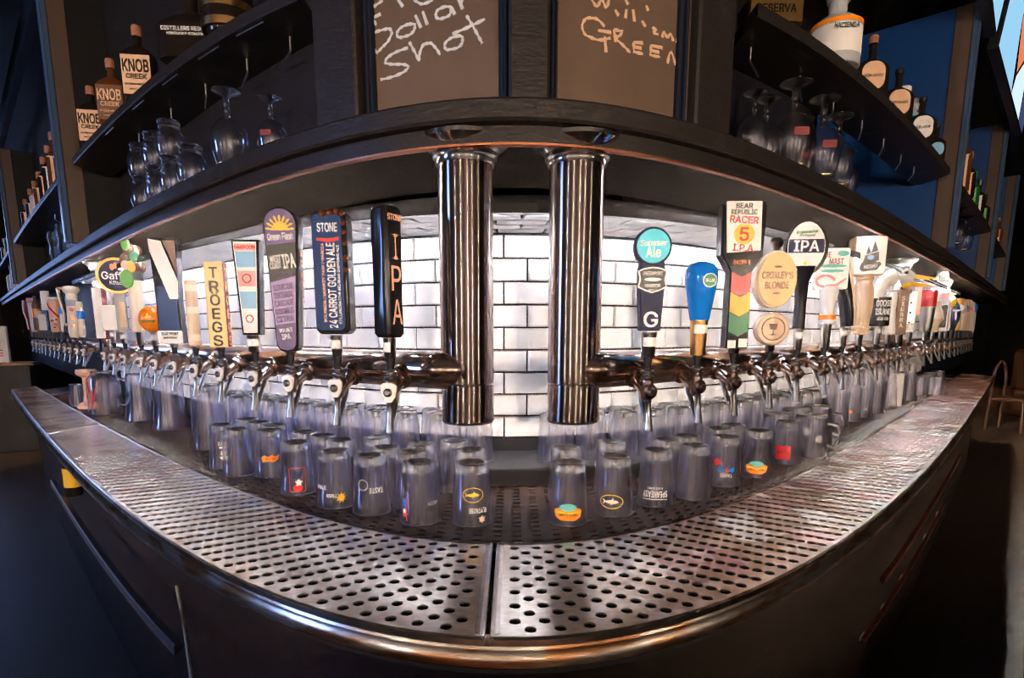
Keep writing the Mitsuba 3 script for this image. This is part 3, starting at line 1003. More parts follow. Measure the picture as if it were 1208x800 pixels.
def h_dark_bottle(H):
    H.ferrule(.02, tag=False)
    H.main(turned([(0, .02), (.036, .02), (.040, .05), (.040, .30), (.018, .36), (.016, .40), (0, .405)]), 'brown')
    H.sub('label', turned([(.039, .16), (.0415, .16), (.0415, .26), (.039, .26)]), 'orange')


def h_pale_tall(H):
    H.ferrule(0, tag=False)
    H.main(moved(slab(sg.Polygon([(-.036, 0), (.036, 0), (.044, .39), (-.044, .39)]), .05, .005), 0, -.025, 0), 'lilac')
    H.sub('white_face', plate(sg.Polygon([(-.028, .01), (.028, .01), (.034, .34), (-.034, .34)]), -.025, .002), 'white', False)
    H.sub('pink_top', rbox(.09, .052, .045, .005, (0, 0, .375)), 'pink')


def h_white_bottle(H):
    H.ferrule(0, tag=False)
    H.main(turned([(0, 0), (.024, 0), (.027, .03), (.030, .15), (.048, .24), (.052, .33), (.046, .39), (0, .395)]), 'maroon')
    H.sub('white_outline', tube([[-.026, -.02, .03], [-.034, -.02, .15], [-.056, -.02, .25], [-.056, -.02, .33], [-.048, -.02, .39]], .008, 8), 'white')


def h_summer_ale(H):
    H.ferrule(.0, r=.017)
    m = slab(sg.Polygon([(-.024, .003), (.024, .003), (.030, .10), (.031, .145), (.027, .165), (-.027, .165), (-.031, .145), (-.030, .10)]), .03, .004)
    H.main(moved(m, 0, -.015, 0), 'navy')
    d = rot(turned([(0, -.014), (.042, -.014), (.044, -.010), (.044, .010), (.042, .014), (0, .014)], 40), 90, [1, 0, 0])
    H.sub('disc', moved(d, 0, -.002, .198), 'navy', 30)
    H.sub('cyan_face', plate(ellipse(.0385, .0385, 0, .198), -.016, .0015), 'cyan', 30, 'round cyan sign face')
    H.sub('title', cat(face_text('Summer', .013, -.0176, .205, .062), face_text('Ale', .022, -.0176, .184, .036)), 'white', False)
    sh_ = sg.Polygon([(-.034, .142), (-.020, .148), (0, .151), (.020, .148), (.034, .142), (.030, .122), (.034, .104), (.014, .095), (0, .091), (-.014, .095), (-.034, .104), (-.030, .122)])
    H.sub('badge', plate(sh_, -.015, .005), 'white', False)
    H.sub('badge_face', plate(sh_.buffer(-.003), -.020, .001), 'black', False)
    H.sub('badge_lettering', cat(face_text('GREENPORT', .0075, -.0212, .136, .046), face_text('HARBOR', .0075, -.0212, .108, .036), face_text('BREWING CO', .003, -.0212, .098, .022), plate(ellipse(.020, .004, 0, .122), -.0212, .001)), 'white', False)
    H.sub('lettering', face_text('G', .034, -.0152, .030, .034), 'white', False, 'big white letter G')


def h_blue_egg(H):
    H.ferrule(.031, 'brass', r=.020)
    m = turned([(0, .03), (.024, .03), (.026, .036), (.036, .095), (.0425, .135), (.040, .160), (.030, .173), (.012, .1785), (0, .179)], 40)
    H.main(scaled(m, 1, .8, 1), 'blue', 60)
    H.sub('badge', moved(rot(turned([(0, 0), (.018, 0), (.018, .003), (0, .0035)], 30), 90, [1, 0, 0]), .010, -.0325, .130), 'white', 30)
    H.sub('badge_face', moved(rot(turned([(0, 0), (.0155, 0), (.0155, .001), (0, .0012)], 30), 90, [1, 0, 0]), .010, -.0357, .130), 'green', 30)
    H.sub('lettering', face_text('BLUE', .008, -.0368, .130, .024, .010), 'white', False)


def h_racer(H):
    body = sg.Polygon([(-.032, -.045), (.032, -.045), (.030, .165), (.058, .21), (.060, .345), (.050, .352), (-.050, .352), (-.060, .345), (-.058, .21), (-.030, .165)])
    H.ferrule(-.045, tag=False)
    H.main(moved(slab(body, .044, .005), 0, -.022, 0), 'black_gloss')
    H.sub('sign_face', plate(sg.Polygon([(-.044, .215), (.048, .222), (.044, .350), (-.052, .350)]), -.022, .004), 'white', False)
    y = -.0262
    H.sub('title', cat(face_text('BEAR', .013, y, .338, .045, -.004), face_text('REPUBLIC', .012, y, .322, .070, -.003)), 'black', False)
    H.sub('lettering', cat(face_text('RACER', .018, y, .302, .078, -.002, tilt=3), face_text('I.P.A.', .018, y, .228, .062, .002, tilt=3)), 'red', False)
    H.sub('yellow_disc', plate(ellipse(.028, .027, 0, .264), y, .0012), 'yellow', False)
    H.sub('number', face_text('5', .034, y - .0013, .264, .026), 'red', False)
    H.sub('small_lettering', face_text('RACER 5', .012, -.0222, .190, .046), 'copper', False)
    for nm, b, z in (('red_chevron', 'red', .115), ('yellow_chevron', 'yellow', .060), ('green_chevron', 'green', .005)):
        H.sub(nm, plate(sg.Polygon([(-.027, z + .05), (0, z + .036), (.027, z + .05), (.027, z - .003), (0, z - .017), (-.027, z - .003)]), -.022, .002), b, False)
    H.sub('paper_tag', cat(plate(sg.box(-.027, -.044, -.004, -.022), -.022, .001), plate(sg.box(.004, -.042, .028, -.018), -.022, .001)), 'white', False)


def h_croxley(H):
    H.ferrule(-.04, tag=False)
    lower = rot(turned([(0, -.022), (.046, -.022), (.050, -.016), (.050, .016), (.046, .022), (0, .022)], 40), 90, [1, 0, 0])
    H.main(cat(moved(lower, 0, 0, .010), moved(slab(ellipse(.062, .086, 0, .160), .050, .008), 0, -.025, 0)), 'wood', 30, 'two joined wooden discs')
    H.sub('yellow_face', plate(ellipse(.056, .080, 0, .160), -.025, .0012), 'wood_yellow', 30)
    H.sub('lettering', cat(face_text("CROXLEY'S", .020, -.0263, .172, .092), face_text('BLONDE', .020, -.0263, .142, .072), plate(ellipse(.012, .003, 0, .197), -.0263, .001), plate(ellipse(.012, .003, 0, .118), -.0263, .001)), 'maroon', False)
    H.sub('engraved_ring', plate(ellipse(.036, .036, 0, .010).difference(ellipse(.033, .033, 0, .010)), -.022, .001), 'brown', False)
    goblet = shapely.union_all([sg.Polygon([(-.013, .026), (.013, .026), (.009, .008), (-.009, .008)]), sg.box(-.0015, -.006, .0015, .01), sg.box(-.009, -.009, .009, -.006)])
    H.sub('goblet_emblem', plate(goblet, -.022, .001), 'brown', False)
    H.sub('top_knob', turned([(0, .240), (.012, .240), (.010, .252), (.018, .262), (.020, .272), (.014, .284), (0, .288)]), 'chrome')


def h_ipa_spoon(H):
    H.ferrule(.012)
    H.main(cat(tube([[0, .004, .012], [0, .004, .10], [0, .004, .17], [0, .002, .22]], [.020, .019, .022, .040], 18), moved(slab(ellipse(.068, .088, .004, .278), .040, .008), 0, -.018, 0)), 'black_gloss')
    H.sub('oval_face', plate(ellipse(.060, .082, -.003, .280), -.018, .002), 'white', 30, 'white oval sign face')
    H.sub('blue_band', plate(ellipse(.058, .080, -.003, .280).intersection(sg.box(-.1, .262, .1, .306)), -.020, .001), 'navy', False)
    H.sub('lettering', face_text('IPA', .034, -.0212, .284, .082, -.003), 'white', False)
    H.sub('script', cat(face_text('Brewmaster', .010, -.0202, .330, .070, -.003, tilt=-4), face_text('dry hopped', .007, -.0202, .318, .050, -.003)), 'green', False)
    H.sub('star_emblem', plate(sg.Polygon([((.010 if k % 2 == 0 else .004) * math.sin(k * PI / 5) - .003, .228 + (.010 if k % 2 == 0 else .004) * math.cos(k * PI / 5)) for k in range(10)]), -.0202, .001), 'yellow', False)


def h_octopus(H):
    H.ferrule(.03, tag=False, r=.017)
    H.main(cat(turned([(0, .03), (.026, .03), (.028, .04), (.024, .10), (.034, .15), (.030, .17), (0, .17)]), moved(slab(rrect(.120, .150, .008, 0, .235), .030, .004), 0, -.015, 0)), 'white')
    H.sub('orange_band', turned([(.026, .048), (.030, .048), (.0297, .066), (.026, .066)]), 'orange')
    H.sub('lettering', cat(face_text('BLUE', .020, -.0152, .286, .042, -.030), face_text('MAST', .020, -.0152, .262, .050, .012)), 'maroon', False)
    H.sub('teal_print', cat(*[plate(ellipse(.050 - .008 * (k % 2), .006, 0, .245 - .018 * k), -.0152, .001) for k in range(2)], plate(ellipse(.020, .010, .034, .290), -.0152, .001)), 'teal', False)
    a = np.linspace(0, 1.6 * PI, 22)
    H.sub('pink_swirl', tube(np.stack([-.022 + .032 * np.cos(a), 0 * a - .016, .190 + .020 * np.sin(a)], 1), .005, 7), 'pink')
    H.sub('pink_tentacle', tube([[-.02, -.016, .172], [.02, -.016, .176], [.052, -.016, .20]], [.005, .005, .003], 7), 'pink')


def h_black_blade(H):
    H.ferrule(.02)
    H.main(tube([[.012, 0, .024], [.006, 0, .08], [-.006, 0, .15], [-.022, 0, .21], [-.022, 0, .25], [-.014, 0, .30]], [.024, .027, .028, .030, .020, .010], 14), 'black_gloss')
    H.sub('wood_edge', tube([[.034, -.006, .03], [.030, -.006, .09], [.018, -.006, .17], [.006, -.006, .24], [-.006, -.006, .28]], [.010, .011, .011, .010, .006], 8), 'wood')


def h_wood_cube(H):
    H.ferrule(-.011, tag=False)
    H.main(turned([(0, -.011), (.036, -.011), (.040, -.004), (.036, .010), (.040, .020), (.034, .028), (.036, .06), (.044, .12), (.040, .19), (.030, .225), (.038, .232), (.036, .245), (.028, .25), (0, .25)], 30), 'wood')
    H.sub('block', rbox(.130, .085, .165, .006, (0, 0, .33)), 'wood', 30, 'square wooden head block')
    H.sub('white_face', plate(rrect(.122, .156, .004, 0, .33), -.0425, .002), 'white', False)
    y = -.0447
    ship = shapely.union_all([sg.Polygon([(-.030, .300), (-.022, .330), (.030, .345), (.034, .310), (.010, .296)]), sg.Polygon([(-.020, .335), (-.012, .372), (0, .340)]), sg.Polygon([(.0, .340), (.012, .392), (.028, .350)]), sg.Polygon([(-.042, .275), (-.034, .300), (.040, .302), (.046, .292), (.028, .268), (-.030, .262)])])
    H.sub('ship_print', plate(ship, y, .001), 'black', False, 'black ship print')
    H.sub('blue_patch', plate(ellipse(.014, .010, 0, .322), y - .001, .001), 'sky_blue', False)
    H.sub('lettering', face_text('NIGHT', .014, y - .001, .284, .055, .004, tilt=-6), 'white', False)


def h_goose(H):
    # the bird looks along the bar towards the right end
    H.ferrule(.03)
    H.main(turned([(0, .03), (.044, .03), (.046, .036), (.046, .165), (.044, .17), (0, .17)], 28), 'black_gloss')
    m = cat(tube([[-.032, 0, .165], [-.026, 0, .20], [.0, 0, .245], [.050, 0, .272], [.095, 0, .272], [.130, 0, .258]], [.040, .040, .038, .040, .042, .026], 18))
    H.sub('neck_and_head', m, 'white', 60, 'white goose head and neck')
    H.sub('upper_beak', hull([[.125, -.022, .280], [.125, .022, .280], [.128, -.024, .258], [.128, .024, .258], [.19, -.016, .264], [.19, .016, .264], [.235, 0, .262], [.235, 0, .257], [.19, -.014, .253], [.19, .014, .253]]), 'yellow')
    H.sub('lower_beak', hull([[.110, -.020, .246], [.110, .020, .246], [.115, 0, .225], [.18, -.012, .232], [.18, .012, .232], [.228, 0, .222], [.16, 0, .218]]), 'yellow')
    H.sub('throat', moved(trimesh.creation.icosphere(2, .020), .108, 0, .228), 'yellow', True)
    H.sub('eye', moved(trimesh.creation.icosphere(2, .008), .088, -.039, .285), 'black', True)
    H.sub('lettering', cat(*[face_text(w, .028, -.047, z, wd) for w, z, wd in (('GOOSE', .140, .070), ('ISLAND', .100, .072))], face_text('BEER CO', .014, -.047, .065, .05)), 'white', False)


def h_white_taper(H):
    H.ferrule(-.012, tag=False)
    H.main(turned([(0, -.012), (.030, -.012), (.032, 0), (.022, .12), (.026, .19), (.020, .21), (0, .212)]), 'white')


def h_brown_plank(H):
    H.ferrule(-.014, tag=False)
    H.main(moved(slab(sg.Polygon([(-.030, -.014), (.030, -.014), (.030, .215), (.040, .22), (.040, .24), (-.040, .24), (-.040, .22), (-.030, .215)]), .036, .004), 0, -.018, 0), 'brown')
    H.sub('lettering', cat(*[face_text(ch, .022, -.0182, .190 - .030 * i, .018) for i, ch in enumerate('SIERRA')]), 'cream', False)


def h_metal_orange(H):
    H.ferrule(0, tag=False)
    H.main(moved(slab(rrect(.055, .25, .008, -.012, .125), .03, .004), 0, -.015, 0), 'steel')
    H.sub('orange_bar', moved(slab(rrect(.026, .20, .008, .026, .205), .028, .004), 0, -.018, 0), 'peach')
    for z in (.06, .12, .18):
        H.sub('screw', plate(ellipse(.006, .006, -.016, z), -.015, .002), 'black', False)
    H.sub('clear_foot', rbox(.07, .03, .06, .008, (-.004, 0, .03)), 'grey')


def h_red_top(H):
    H.ferrule(0, tag=False)
    H.main(turned([(0, 0), (.030, 0), (.036, .02), (.046, .18), (0, .18)]), 'steel')
    H.sub('red_top', turned([(0, .18), (.046, .18), (.050, .285), (.044, .296), (0, .296)]), 'red')


def h_hat_plaque(H):
    H.ferrule(0, tag=False)
    H.main(turned([(0, 0), (.028, 0), (.034, .05), (.060, .10), (.050, .16), (.030, .20), (.036, .25), (0, .26)]), 'cream')
    H.sub('black_band', rbox(.05, .05, .17, .006, (.05, .01, .12)), 'black')
    pol = sg.Polygon([(-.062, .24), (.062, .24), (.068, .30), (.055, .33), (.075, .38), (.045, .40), (.030, .46), (-.020, .46), (-.030, .41), (-.070, .39), (-.050, .34), (-.066, .29)]).buffer(.006)
    H.sub('plaque', moved(slab(pol, .014, .003), 0, -.05, 0), 'white', 30, 'white cut out plaque')
    H.sub('hat_print', plate(shapely.union_all([rrect(.09, .014, .005, 0, .385), rrect(.045, .055, .006, .004, .415)]), -.05, .002), 'black', False)
    H.sub('pink_panel', plate(rrect(.12, .05, .008, 0, .268), -.05, .003), 'pink', False)


def h_grey_pillar(H):
    H.ferrule(0, tag=False)
    H.main(rbox(.075, .06, .32, .006, (0, 0, .16)), 'grey')
    H.sub('white_face', plate(sg.box(-.028, .01, .028, .30), -.03, .002), 'white', False)
    H.sub('black_print', cat(*[plate(rrect(.040, .014, .004, 0, .05 + .05 * k), -.032, .001) for k in range(4)]), 'black', False)


def h_flower(b1, b2, top):
    def f(H):
        H.ferrule(.015, tag=False)
        H.main(turned([(0, .015), (.024, .015), (.028, .05), (.022, top * .6), (.026, top * .75), (0, top * .76)]), b1)
        H.sub('head', moved(scaled(trimesh.creation.icosphere(2, .055), 1, .6, 1.2), 0, 0, top - .066), b2, 60)
    return f


def h_round_navy(H):
    H.ferrule(.016, tag=False)
    H.main(turned([(0, .016), (.026, .016), (.034, .05), (.058, .12), (.060, .18), (.040, .26), (0, .29)]), 'navy')
    H.sub('lettering', face_text('T', .09, -.060, .16, .06, depth=.006), 'white', False)


def h_shaft(b1, b2, top):
    def f(H):
        H.ferrule(.018, tag=False)
        H.main(turned([(0, .018), (.030, .018), (.040, .06), (.034, top * .6), (.046, top * .8), (.040, top), (0, top + .004)]), b1)
        H.sub('badge', plate(ellipse(.034, .034, 0, top * .72), -.040, .008), b2, False)
    return f


LEFT = [(h_stone_ipa, 'beer tap with black block handle lettered IPA in peach, beside the left chrome column', -26),
        (h_stone_carrot, 'beer tap with black and blue slab handle lettered 24 CARROT GOLDEN ALE', 0),
        (h_green_flash, 'beer tap with tall purple paddle handle, yellow half sun and WEST COAST IPA lettering', 0),
        (h_panel_tapered, 'beer tap with tapered black handle, face striped pink, white and light blue', 0),
        (h_troegs, 'beer tap with yellow wooden plank handle lettered TROEGS downwards', 0),
        (h_wood_cylinder, 'beer tap with plain wooden cylinder handle with pale bands', 0),
        (h_tall_block, 'beer tap with tall navy block handle crossed by a white diagonal sash', 0),
        (h_orange_ball, 'beer tap with a round orange fruit as its handle', 0),
        (h_hop_figure, 'beer tap with cream pillar handle topped by green leaves and brown hops', 0),
        (h_gaffel, 'beer tap with round dark sign disc handle lettered Gaffel', 10),
        (h_white_block, 'beer tap with small plain white block handle next to the dark red block', 0),
        (h_red_block, 'beer tap with dark red block handle with a white face', 0),
        (h_slim_tan, 'beer tap with slim tan handle and blue band, first of the far left rail', 0),
        (h_mushroom, 'beer tap with wide cream mushroom topped handle with red seals', 0),
        (h_black_curved, 'beer tap with curved black handle with white edge and copper cap', 0),
        (h_thin('white', .20, 'blue'), 'beer tap with thin white handle with blue cap, left of the curved black one', 0),
        (h_can, 'beer tap with salmon can shaped handle with a red swirl', 0),
        (h_thin('dark_blue_gloss', .21), 'beer tap with thin dark blue handle, left of the salmon can', 0),
        (h_flag, 'beer tap with white rectangular plate raised on a thin dark stem', 0),
        (h_card, 'beer tap with low white card shaped handle on the far left rail', 0),
        (h_knob, 'beer tap with small cream knob handle on the far left rail', 0),
        (h_dark_bottle, 'beer tap with brown bottle handle with an orange label, far left', 0),
        (h_pale_tall, 'beer tap with tall lilac handle with white face and pink top, far left', 0),
        (h_white_bottle, 'leftmost beer tap, dark red handle outlined in white', 0)]
RIGHT = [(h_summer_ale, 'beer tap with navy handle, round cyan Summer Ale disc and big letter G', 8),
         (h_blue_egg, 'beer tap with glossy bright blue egg shaped handle', 0),
         (h_racer, 'beer tap with black paddle, RACER 5 sign and red, yellow and green chevrons', 0),
         (h_croxley, "beer tap with two wooden discs lettered CROXLEY'S BLONDE", 0),
         (h_ipa_spoon, 'beer tap with black spoon handle and white oval face lettered IPA', 0),
         (h_octopus, 'beer tap with white handle, teal and pink print and orange band', 0),
         (h_black_blade, 'beer tap with curved black blade handle with a wooden edge', 0),
         (h_wood_cube, 'beer tap with turned wooden handle and square head with a ship print', 0),
         (h_goose, 'beer tap with white goose head handle, yellow beak pointing right', 0),
         (h_white_taper, 'beer tap with slim plain white tapered handle right of the goose head', 0),
         (h_brown_plank, 'beer tap with narrow red brown plank handle with cream letters', 0),
         (h_metal_orange, 'beer tap with steel plate handle and a peach coloured bar', 0),
         (h_red_top, 'beer tap with silver cone handle with a red top', 0),
         (h_hat_plaque, 'beer tap with white cut out plaque with a black hat over a pink panel', 0),
         (h_grey_pillar, 'beer tap with grey square pillar handle with a white face, far right', 0),
         (h_flower('cream', 'yellow', .33), 'beer tap with cream stem and yellow head, left of the round navy handle', 0),
         (h_round_navy, 'beer tap with round navy handle with a white letter T', 0),
         (h_shaft('yellow', 'white', .33), 'beer tap with yellow handle and white badge, far right', 0),
         (h_shaft('white', 'grey', .31), 'beer tap with white handle and grey badge, far right', 0),
         (h_shaft('peach', 'black', .35), 'beer tap with peach coloured handle and black badge, far right', 0),
         (h_shaft('cream', 'red', .36), 'beer tap with cream handle and red badge, far right', 0),
         (h_shaft('white', 'pink', .35), 'beer tap with white handle and pink badge, far right', 0),
         (h_flower('white', 'blue', .36), 'beer tap with white stem and blue head, second from the right end', 0),
         (h_thin('cream', .36, 'brown'), 'rightmost beer tap, thin cream handle with brown cap', 0)]


def tap(X, spec, side):
    make, label, extra = spec
    t = thing('beer_tap', label, 'beer tap')
    M = pose('tap', X, turn=-side * 20)
    put(t, 'collar', collar, M)
    put(t, 'body', body, M)
    put(t, 'shank_nut', nut, M)
    put(t, 'spout', spout, M)
    put(t, 'vent_tube', vent, M)
    if side < 0:
        b = put(t, 'badge', shield, M, label='white shield shaped badge')
        put(b, 'button', button, M)
    else:
        put(t, 'bolt', bolt, M)
    yx = float(Y('tap', X))
    phi = math.degrees(math.atan2(abs(X), yx)) - 20
    make(Handle(t, at(X, yx, 0, (phi + extra) * (1 if side < 0 else -1))))


for X, spec in zip(TAPX, LEFT):
    tap(X, spec, -1)
for X, spec in zip(TAPXR, RIGHT):
    tap(X, spec, 1)

# ------------------------------------------------------------------ upturned pint glasses
N32 = 36
a_ = np.arange(N32) * 2 * PI / N32


def shell(prof, n=36):
    """An open surface of revolution, one sheet thick."""
    p = np.asarray(prof, float)
    a = np.arange(n) * 2 * PI / n
    v = np.stack([p[:, None, 0] * np.cos(a), p[:, None, 0] * np.sin(a), np.broadcast_to(p[:, None, 1], (len(p), n))], -1).reshape(-1, 3)
    i, j = np.meshgrid(np.arange(len(p) - 1), np.arange(n), indexing='ij')
    return tm(v, tris(np.stack([i * n + j, i * n + (j + 1) % n, (i + 1) * n + (j + 1) % n, (i + 1) * n + j], -1).reshape(-1, 4)))


def closed(prof, n=36):
    m = lathe(prof, n)
    m.fix_normals()
    return m


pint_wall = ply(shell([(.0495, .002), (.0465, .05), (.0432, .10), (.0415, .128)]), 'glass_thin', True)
pint_base = ply(closed([(0, .129), (.034, .128), (.0405, .126), (.0415, .130), (.0405, .146), (.038, .150), (.032, .150), (.029, .146), (.026, .139), (0, .138)]), 'glass', 40)
pint_rim = ply(closed([(.0478, .0005), (.0490, 0), (.0500, .0008), (.0500, .0024), (.0490, .0032), (.0478, .0026), (.0478, .0005)]), 'glass', True)


def pint_glass(label, x, y, deg, group=None, z=-.4615):
    t = thing('pint_glass', label, 'glass', group)
    M = at(x, y, z, deg)
    put(t, 'wall', pint_wall, M)
    put(t, 'thick_base', pint_base, M)
    put(t, 'rim', pint_rim, M)
    return t, M


# ------------------------------------------------------------------ upper back bar: posts, chalkboards, partitions, upper shelves
CURVE['upper'] = (1.595, .904, 1.103, 1.136)
ST = .5        # top of the lower shelf
UT = .925      # top of the upper shelves
pr('trim_blue', (.045, .085, .17), .25)
pr('wire', (.86, .85, .84), .30, 1.0)
pr('post_brown', (.085, .055, .042), .36)
back = struct('wall_bay_left', ply(sweep('shelf', [(.36, ST), (.36, CEIL), (.40, CEIL), (.40, ST)], XL, -.40), 'paint_shelf', 20), 'black back panel of the left shelf bays')
struct('wall_bay_right', ply(sweep('shelf', [(1.25, ST), (1.25, CEIL), (1.29, CEIL), (1.29, ST)], .5, XR), 'paint_shelf', 20), 'black back panel of the right shelf bays')
struct('wall_bay_middle', ply(sweep('shelf', [(.16, ST), (.16, CEIL), (.20, CEIL), (.20, ST)], -.5, .6), 'paint_shelf', 20), 'black panel behind the chalkboards')
struct('trim_1', ply(sweep('shelf', [(-.03, 1.86), (-.03, 2.02), (.04, 2.02), (.04, 1.86)], XL, -1.6), 'paint_navy_dark', 20), 'dark blue cornice beam above the left bays')
struct('trim_2', ply(sweep('shelf', [(-.03, 1.86), (-.03, 2.02), (.04, 2.02), (.04, 1.86)], 1.9, XR), 'paint_navy_dark', 20), 'dark blue cornice beam above the right bays')

for X, w, lab in ((-.454, .150, 'dark post left of the FIVE DOLLAR SHOT chalkboard'), (.041, .090, 'dark post between the two chalkboards'), (.541, .150, 'dark post right of the GREEN chalkboard')):
    t = thing('shelf_post', lab, 'post')
    put(t, 'shaft', ply(rbox(w, .10, 1.3, .006, (0, .05, .65)), 'paint_shelf'), pose('shelf', X, .035, ST))
for X, lab in ((-.373, 'thin dark stile at the left edge of the left chalkboard'), (-.021, 'thin dark stile left of the middle post'), (.095, 'thin dark stile right of the middle post'), (.452, 'thin dark stile at the right edge of the right chalkboard')):
    t = thing('stile', lab, 'stile')
    put(t, 'strip', ply(cat(rbox(.022, .05, 1.3, .005, (0, .025, .65)), rbox(.008, .012, 1.3, .003, (.004, -.004, .65))), 'paint_navy_dark'), pose('shelf', X, .055, ST))


def ribbon(pts, r=.0036):
    p = np.asarray(pts, float)
    if len(p) > 2:      # round the corners
        s = np.linspace(0, len(p) - 1, 5 * (len(p) - 1) + 1)
        from scipy.interpolate import PchipInterpolator
        p = np.stack([PchipInterpolator(np.arange(len(p)), p[:, k])(s) for k in (0, 1)], 1)
    m = tube(np.stack([p[:, 0], np.zeros(len(p)), p[:, 1]], 1), r * (1 + .35 * np.sin(np.arange(len(p)) * 1.7)), 6)
    return scaled(m, 1, .25, 1)


def chalkboard(Xa, Xb, label, words, px0, pxw, bsdf, off=.075, zoom=2.9625):
    a = np.array([Xa, float(Y('shelf', Xa)) + off])
    b = np.array([Xb, float(Y('shelf', Xb)) + off])
    W = float(np.hypot(*(b - a)))
    M = at((a[0] + b[0]) / 2, (a[1] + b[1]) / 2, ST, math.degrees(math.atan2(b[1] - a[1], b[0] - a[0])))
    t = thing('chalkboard', label, 'chalkboard')
    put(t, 'board', ply(rbox(W, .012, .62, .002, (0, .006, .31)), 'board_paint', False), M)
    put(t, 'top_frame', ply(rbox(W, .03, .04, .004, (0, .0, .64)), 'paint_navy_dark'), M)
    for word, strokes in words:
        ms = []
        for st in strokes:
            ms.append(ribbon([(((x / zoom + 400) - px0) / pxw * W - W / 2, (122 - y / zoom) / 569 + .046) for x, y in st]))
        put(t, 'chalk_lettering', ply(moved(cat(*ms), 0, -.0008, 0), bsdf, False), M, label='chalk word ' + word)


five = [[(95, 10), (108, 40), (120, 70)], [(88, 14), (120, -2), (150, -14)], [(105, 42), (140, 32)], [(205, -10), (225, 22)], [(252, -14), (275, 12), (300, 26), (330, 20), (335, 2), (325, -14)], [(352, -10), (400, -6), (440, -14)], [(352, -10), (372, 10), (410, 16), (455, 6)]]
dollar = [[(85, 110), (100, 140), (118, 172)], [(85, 108), (130, 92), (165, 90), (180, 105), (165, 135), (140, 155), (118, 172)], [(245, 88), (215, 95), (198, 115), (210, 130), (240, 128), (265, 112), (268, 95), (245, 88)], [(270, 60), (290, 108)], [(298, 52), (314, 102)], [(378, 50), (350, 60), (345, 78), (365, 90), (395, 82), (402, 60), (378, 50)], [(402, 55), (414, 84)], [(428, 34), (442, 70)], [(434, 52), (455, 30), (495, 22)]]
shot = [[(240, 172), (195, 180), (160, 195), (150, 210), (175, 222), (215, 228), (240, 240), (225, 255), (180, 268), (130, 272)], [(245, 152), (262, 185), (280, 226)], [(280, 226), (285, 195), (302, 168), (322, 168), (342, 188), (358, 216)], [(425, 160), (395, 165), (375, 185), (385, 203), (415, 203), (440, 185), (440, 168), (425, 160)], [(455, 95), (475, 130), (495, 170), (510, 200)], [(405, 150), (460, 136), (520, 118)]]
will = [[(842, -8), (862, 18), (884, 42), (900, 12), (916, 36), (926, 2)], [(948, 36), (962, 54)], [(990, 24), (986, 56)], [(1014, 18), (1020, 60)], [(1048, 50), (1062, 68)], [(1088, 66), (1104, 68), (1092, 82), (1112, 84)], [(1128, 92), (1134, 70), (1148, 88), (1158, 70), (1172, 95)], [(1184, 82), (1192, 88), (1182, 96)], [(985, -10), (995, 6)], [(1062, -10), (1070, 8)]]
green = [[(912, 105), (880, 85), (850, 92), (834, 122), (846, 150), (886, 158), (934, 140)], [(890, 124), (936, 120)], [(914, 140), (920, 196)], [(946, 108), (954, 150)], [(946, 108), (978, 106), (966, 126), (952, 134), (984, 158), (1008, 176)], [(1020, 135), (1024, 170), (1056, 170)], [(1020, 135), (1054, 130)], [(1022, 152), (1050, 150)], [(1085, 132), (1085, 168), (1122, 166)], [(1085, 132), (1130, 130)], [(1085, 150), (1118, 150)], [(1153, 184), (1165, 138), (1188, 184), (1198, 128)]]
chalkboard(-.372, -.028, 'brown chalkboard with white handwriting Five Dollar Shot', (('Five', five), ('Dollar', dollar), ('Shot', shot)), 415, 177, 'chalk')
chalkboard(.102, .446, 'brown chalkboard with orange handwriting Williams Green', (('Williams', will), ('Green', green)), 654, 166, 'chalk_orange')


def partition(X, label, panel, stile, edge, z1=1.84, depth=.24):
    """An upright divider across the shelves, with a stile and a light edge strip at its front."""
    t = thing('partition', label, 'partition')
    M = pose('shelf', X, 0, ST)
    h = z1 - ST
    put(t, 'panel', ply(rbox(.03, depth, h, .002, (0, .06 + depth / 2, h / 2)), panel), M)
    put(t, 'stile', ply(rbox(.045, .085, h, .004, (0, .03, h / 2)), stile), M)
    put(t, 'edge_strip', ply(cat(rbox(.055, .03, h, .005, (0, -.028, h / 2)), rbox(.06, .012, h, .004, (0, -.042, h / 2))), edge), M)


partition(-2.50, 'brown fronted partition left of the upper bottle shelf', 'paint_black', 'post_brown', 'trim_blue')
partition(-5.20, 'partition near the left end of the back bar', 'paint_black', 'post_brown', 'trim_blue')
partition(2.62, 'blue partition panel right of the upper bottle shelf', 'paint_navy', 'post_brown', 'trim_blue', depth=.72)
partition(4.40, 'second blue partition panel farther along the right arm', 'paint_navy', 'post_brown', 'trim_blue', depth=.72)
partition(6.0, 'third blue partition panel near the right end of the back bar', 'paint_navy', 'post_brown', 'trim_blue', depth=.72)


def upper_shelf(X0, X1, label):
    t = thing('upper_shelf', label, 'shelf')
    put(t, 'board', ply(sweep('upper', [(.0, UT - .036), (-.004, UT - .03), (-.004, UT - .004), (0, UT), (.30, UT), (.30, UT - .036)], X0, X1), 'paint_shelf', 20))
    return t


us_left = upper_shelf(-2.36, -.585, 'upper shelf left of the chalkboards, carrying whiskey bottles')
us_right = upper_shelf(.70, 2.50, 'upper shelf right of the chalkboards, carrying tequila bottles')
us_far_left = upper_shelf(-5.05, -2.62, 'upper shelf of the second bay on the left')
upper_shelf(-7.4, -5.3, 'upper shelf of the leftmost bay')
us_far_right = upper_shelf(2.74, 4.30, 'upper shelf of the second bay on the right')
upper_shelf(4.55, 5.9, 'upper shelf of the third bay on the right')
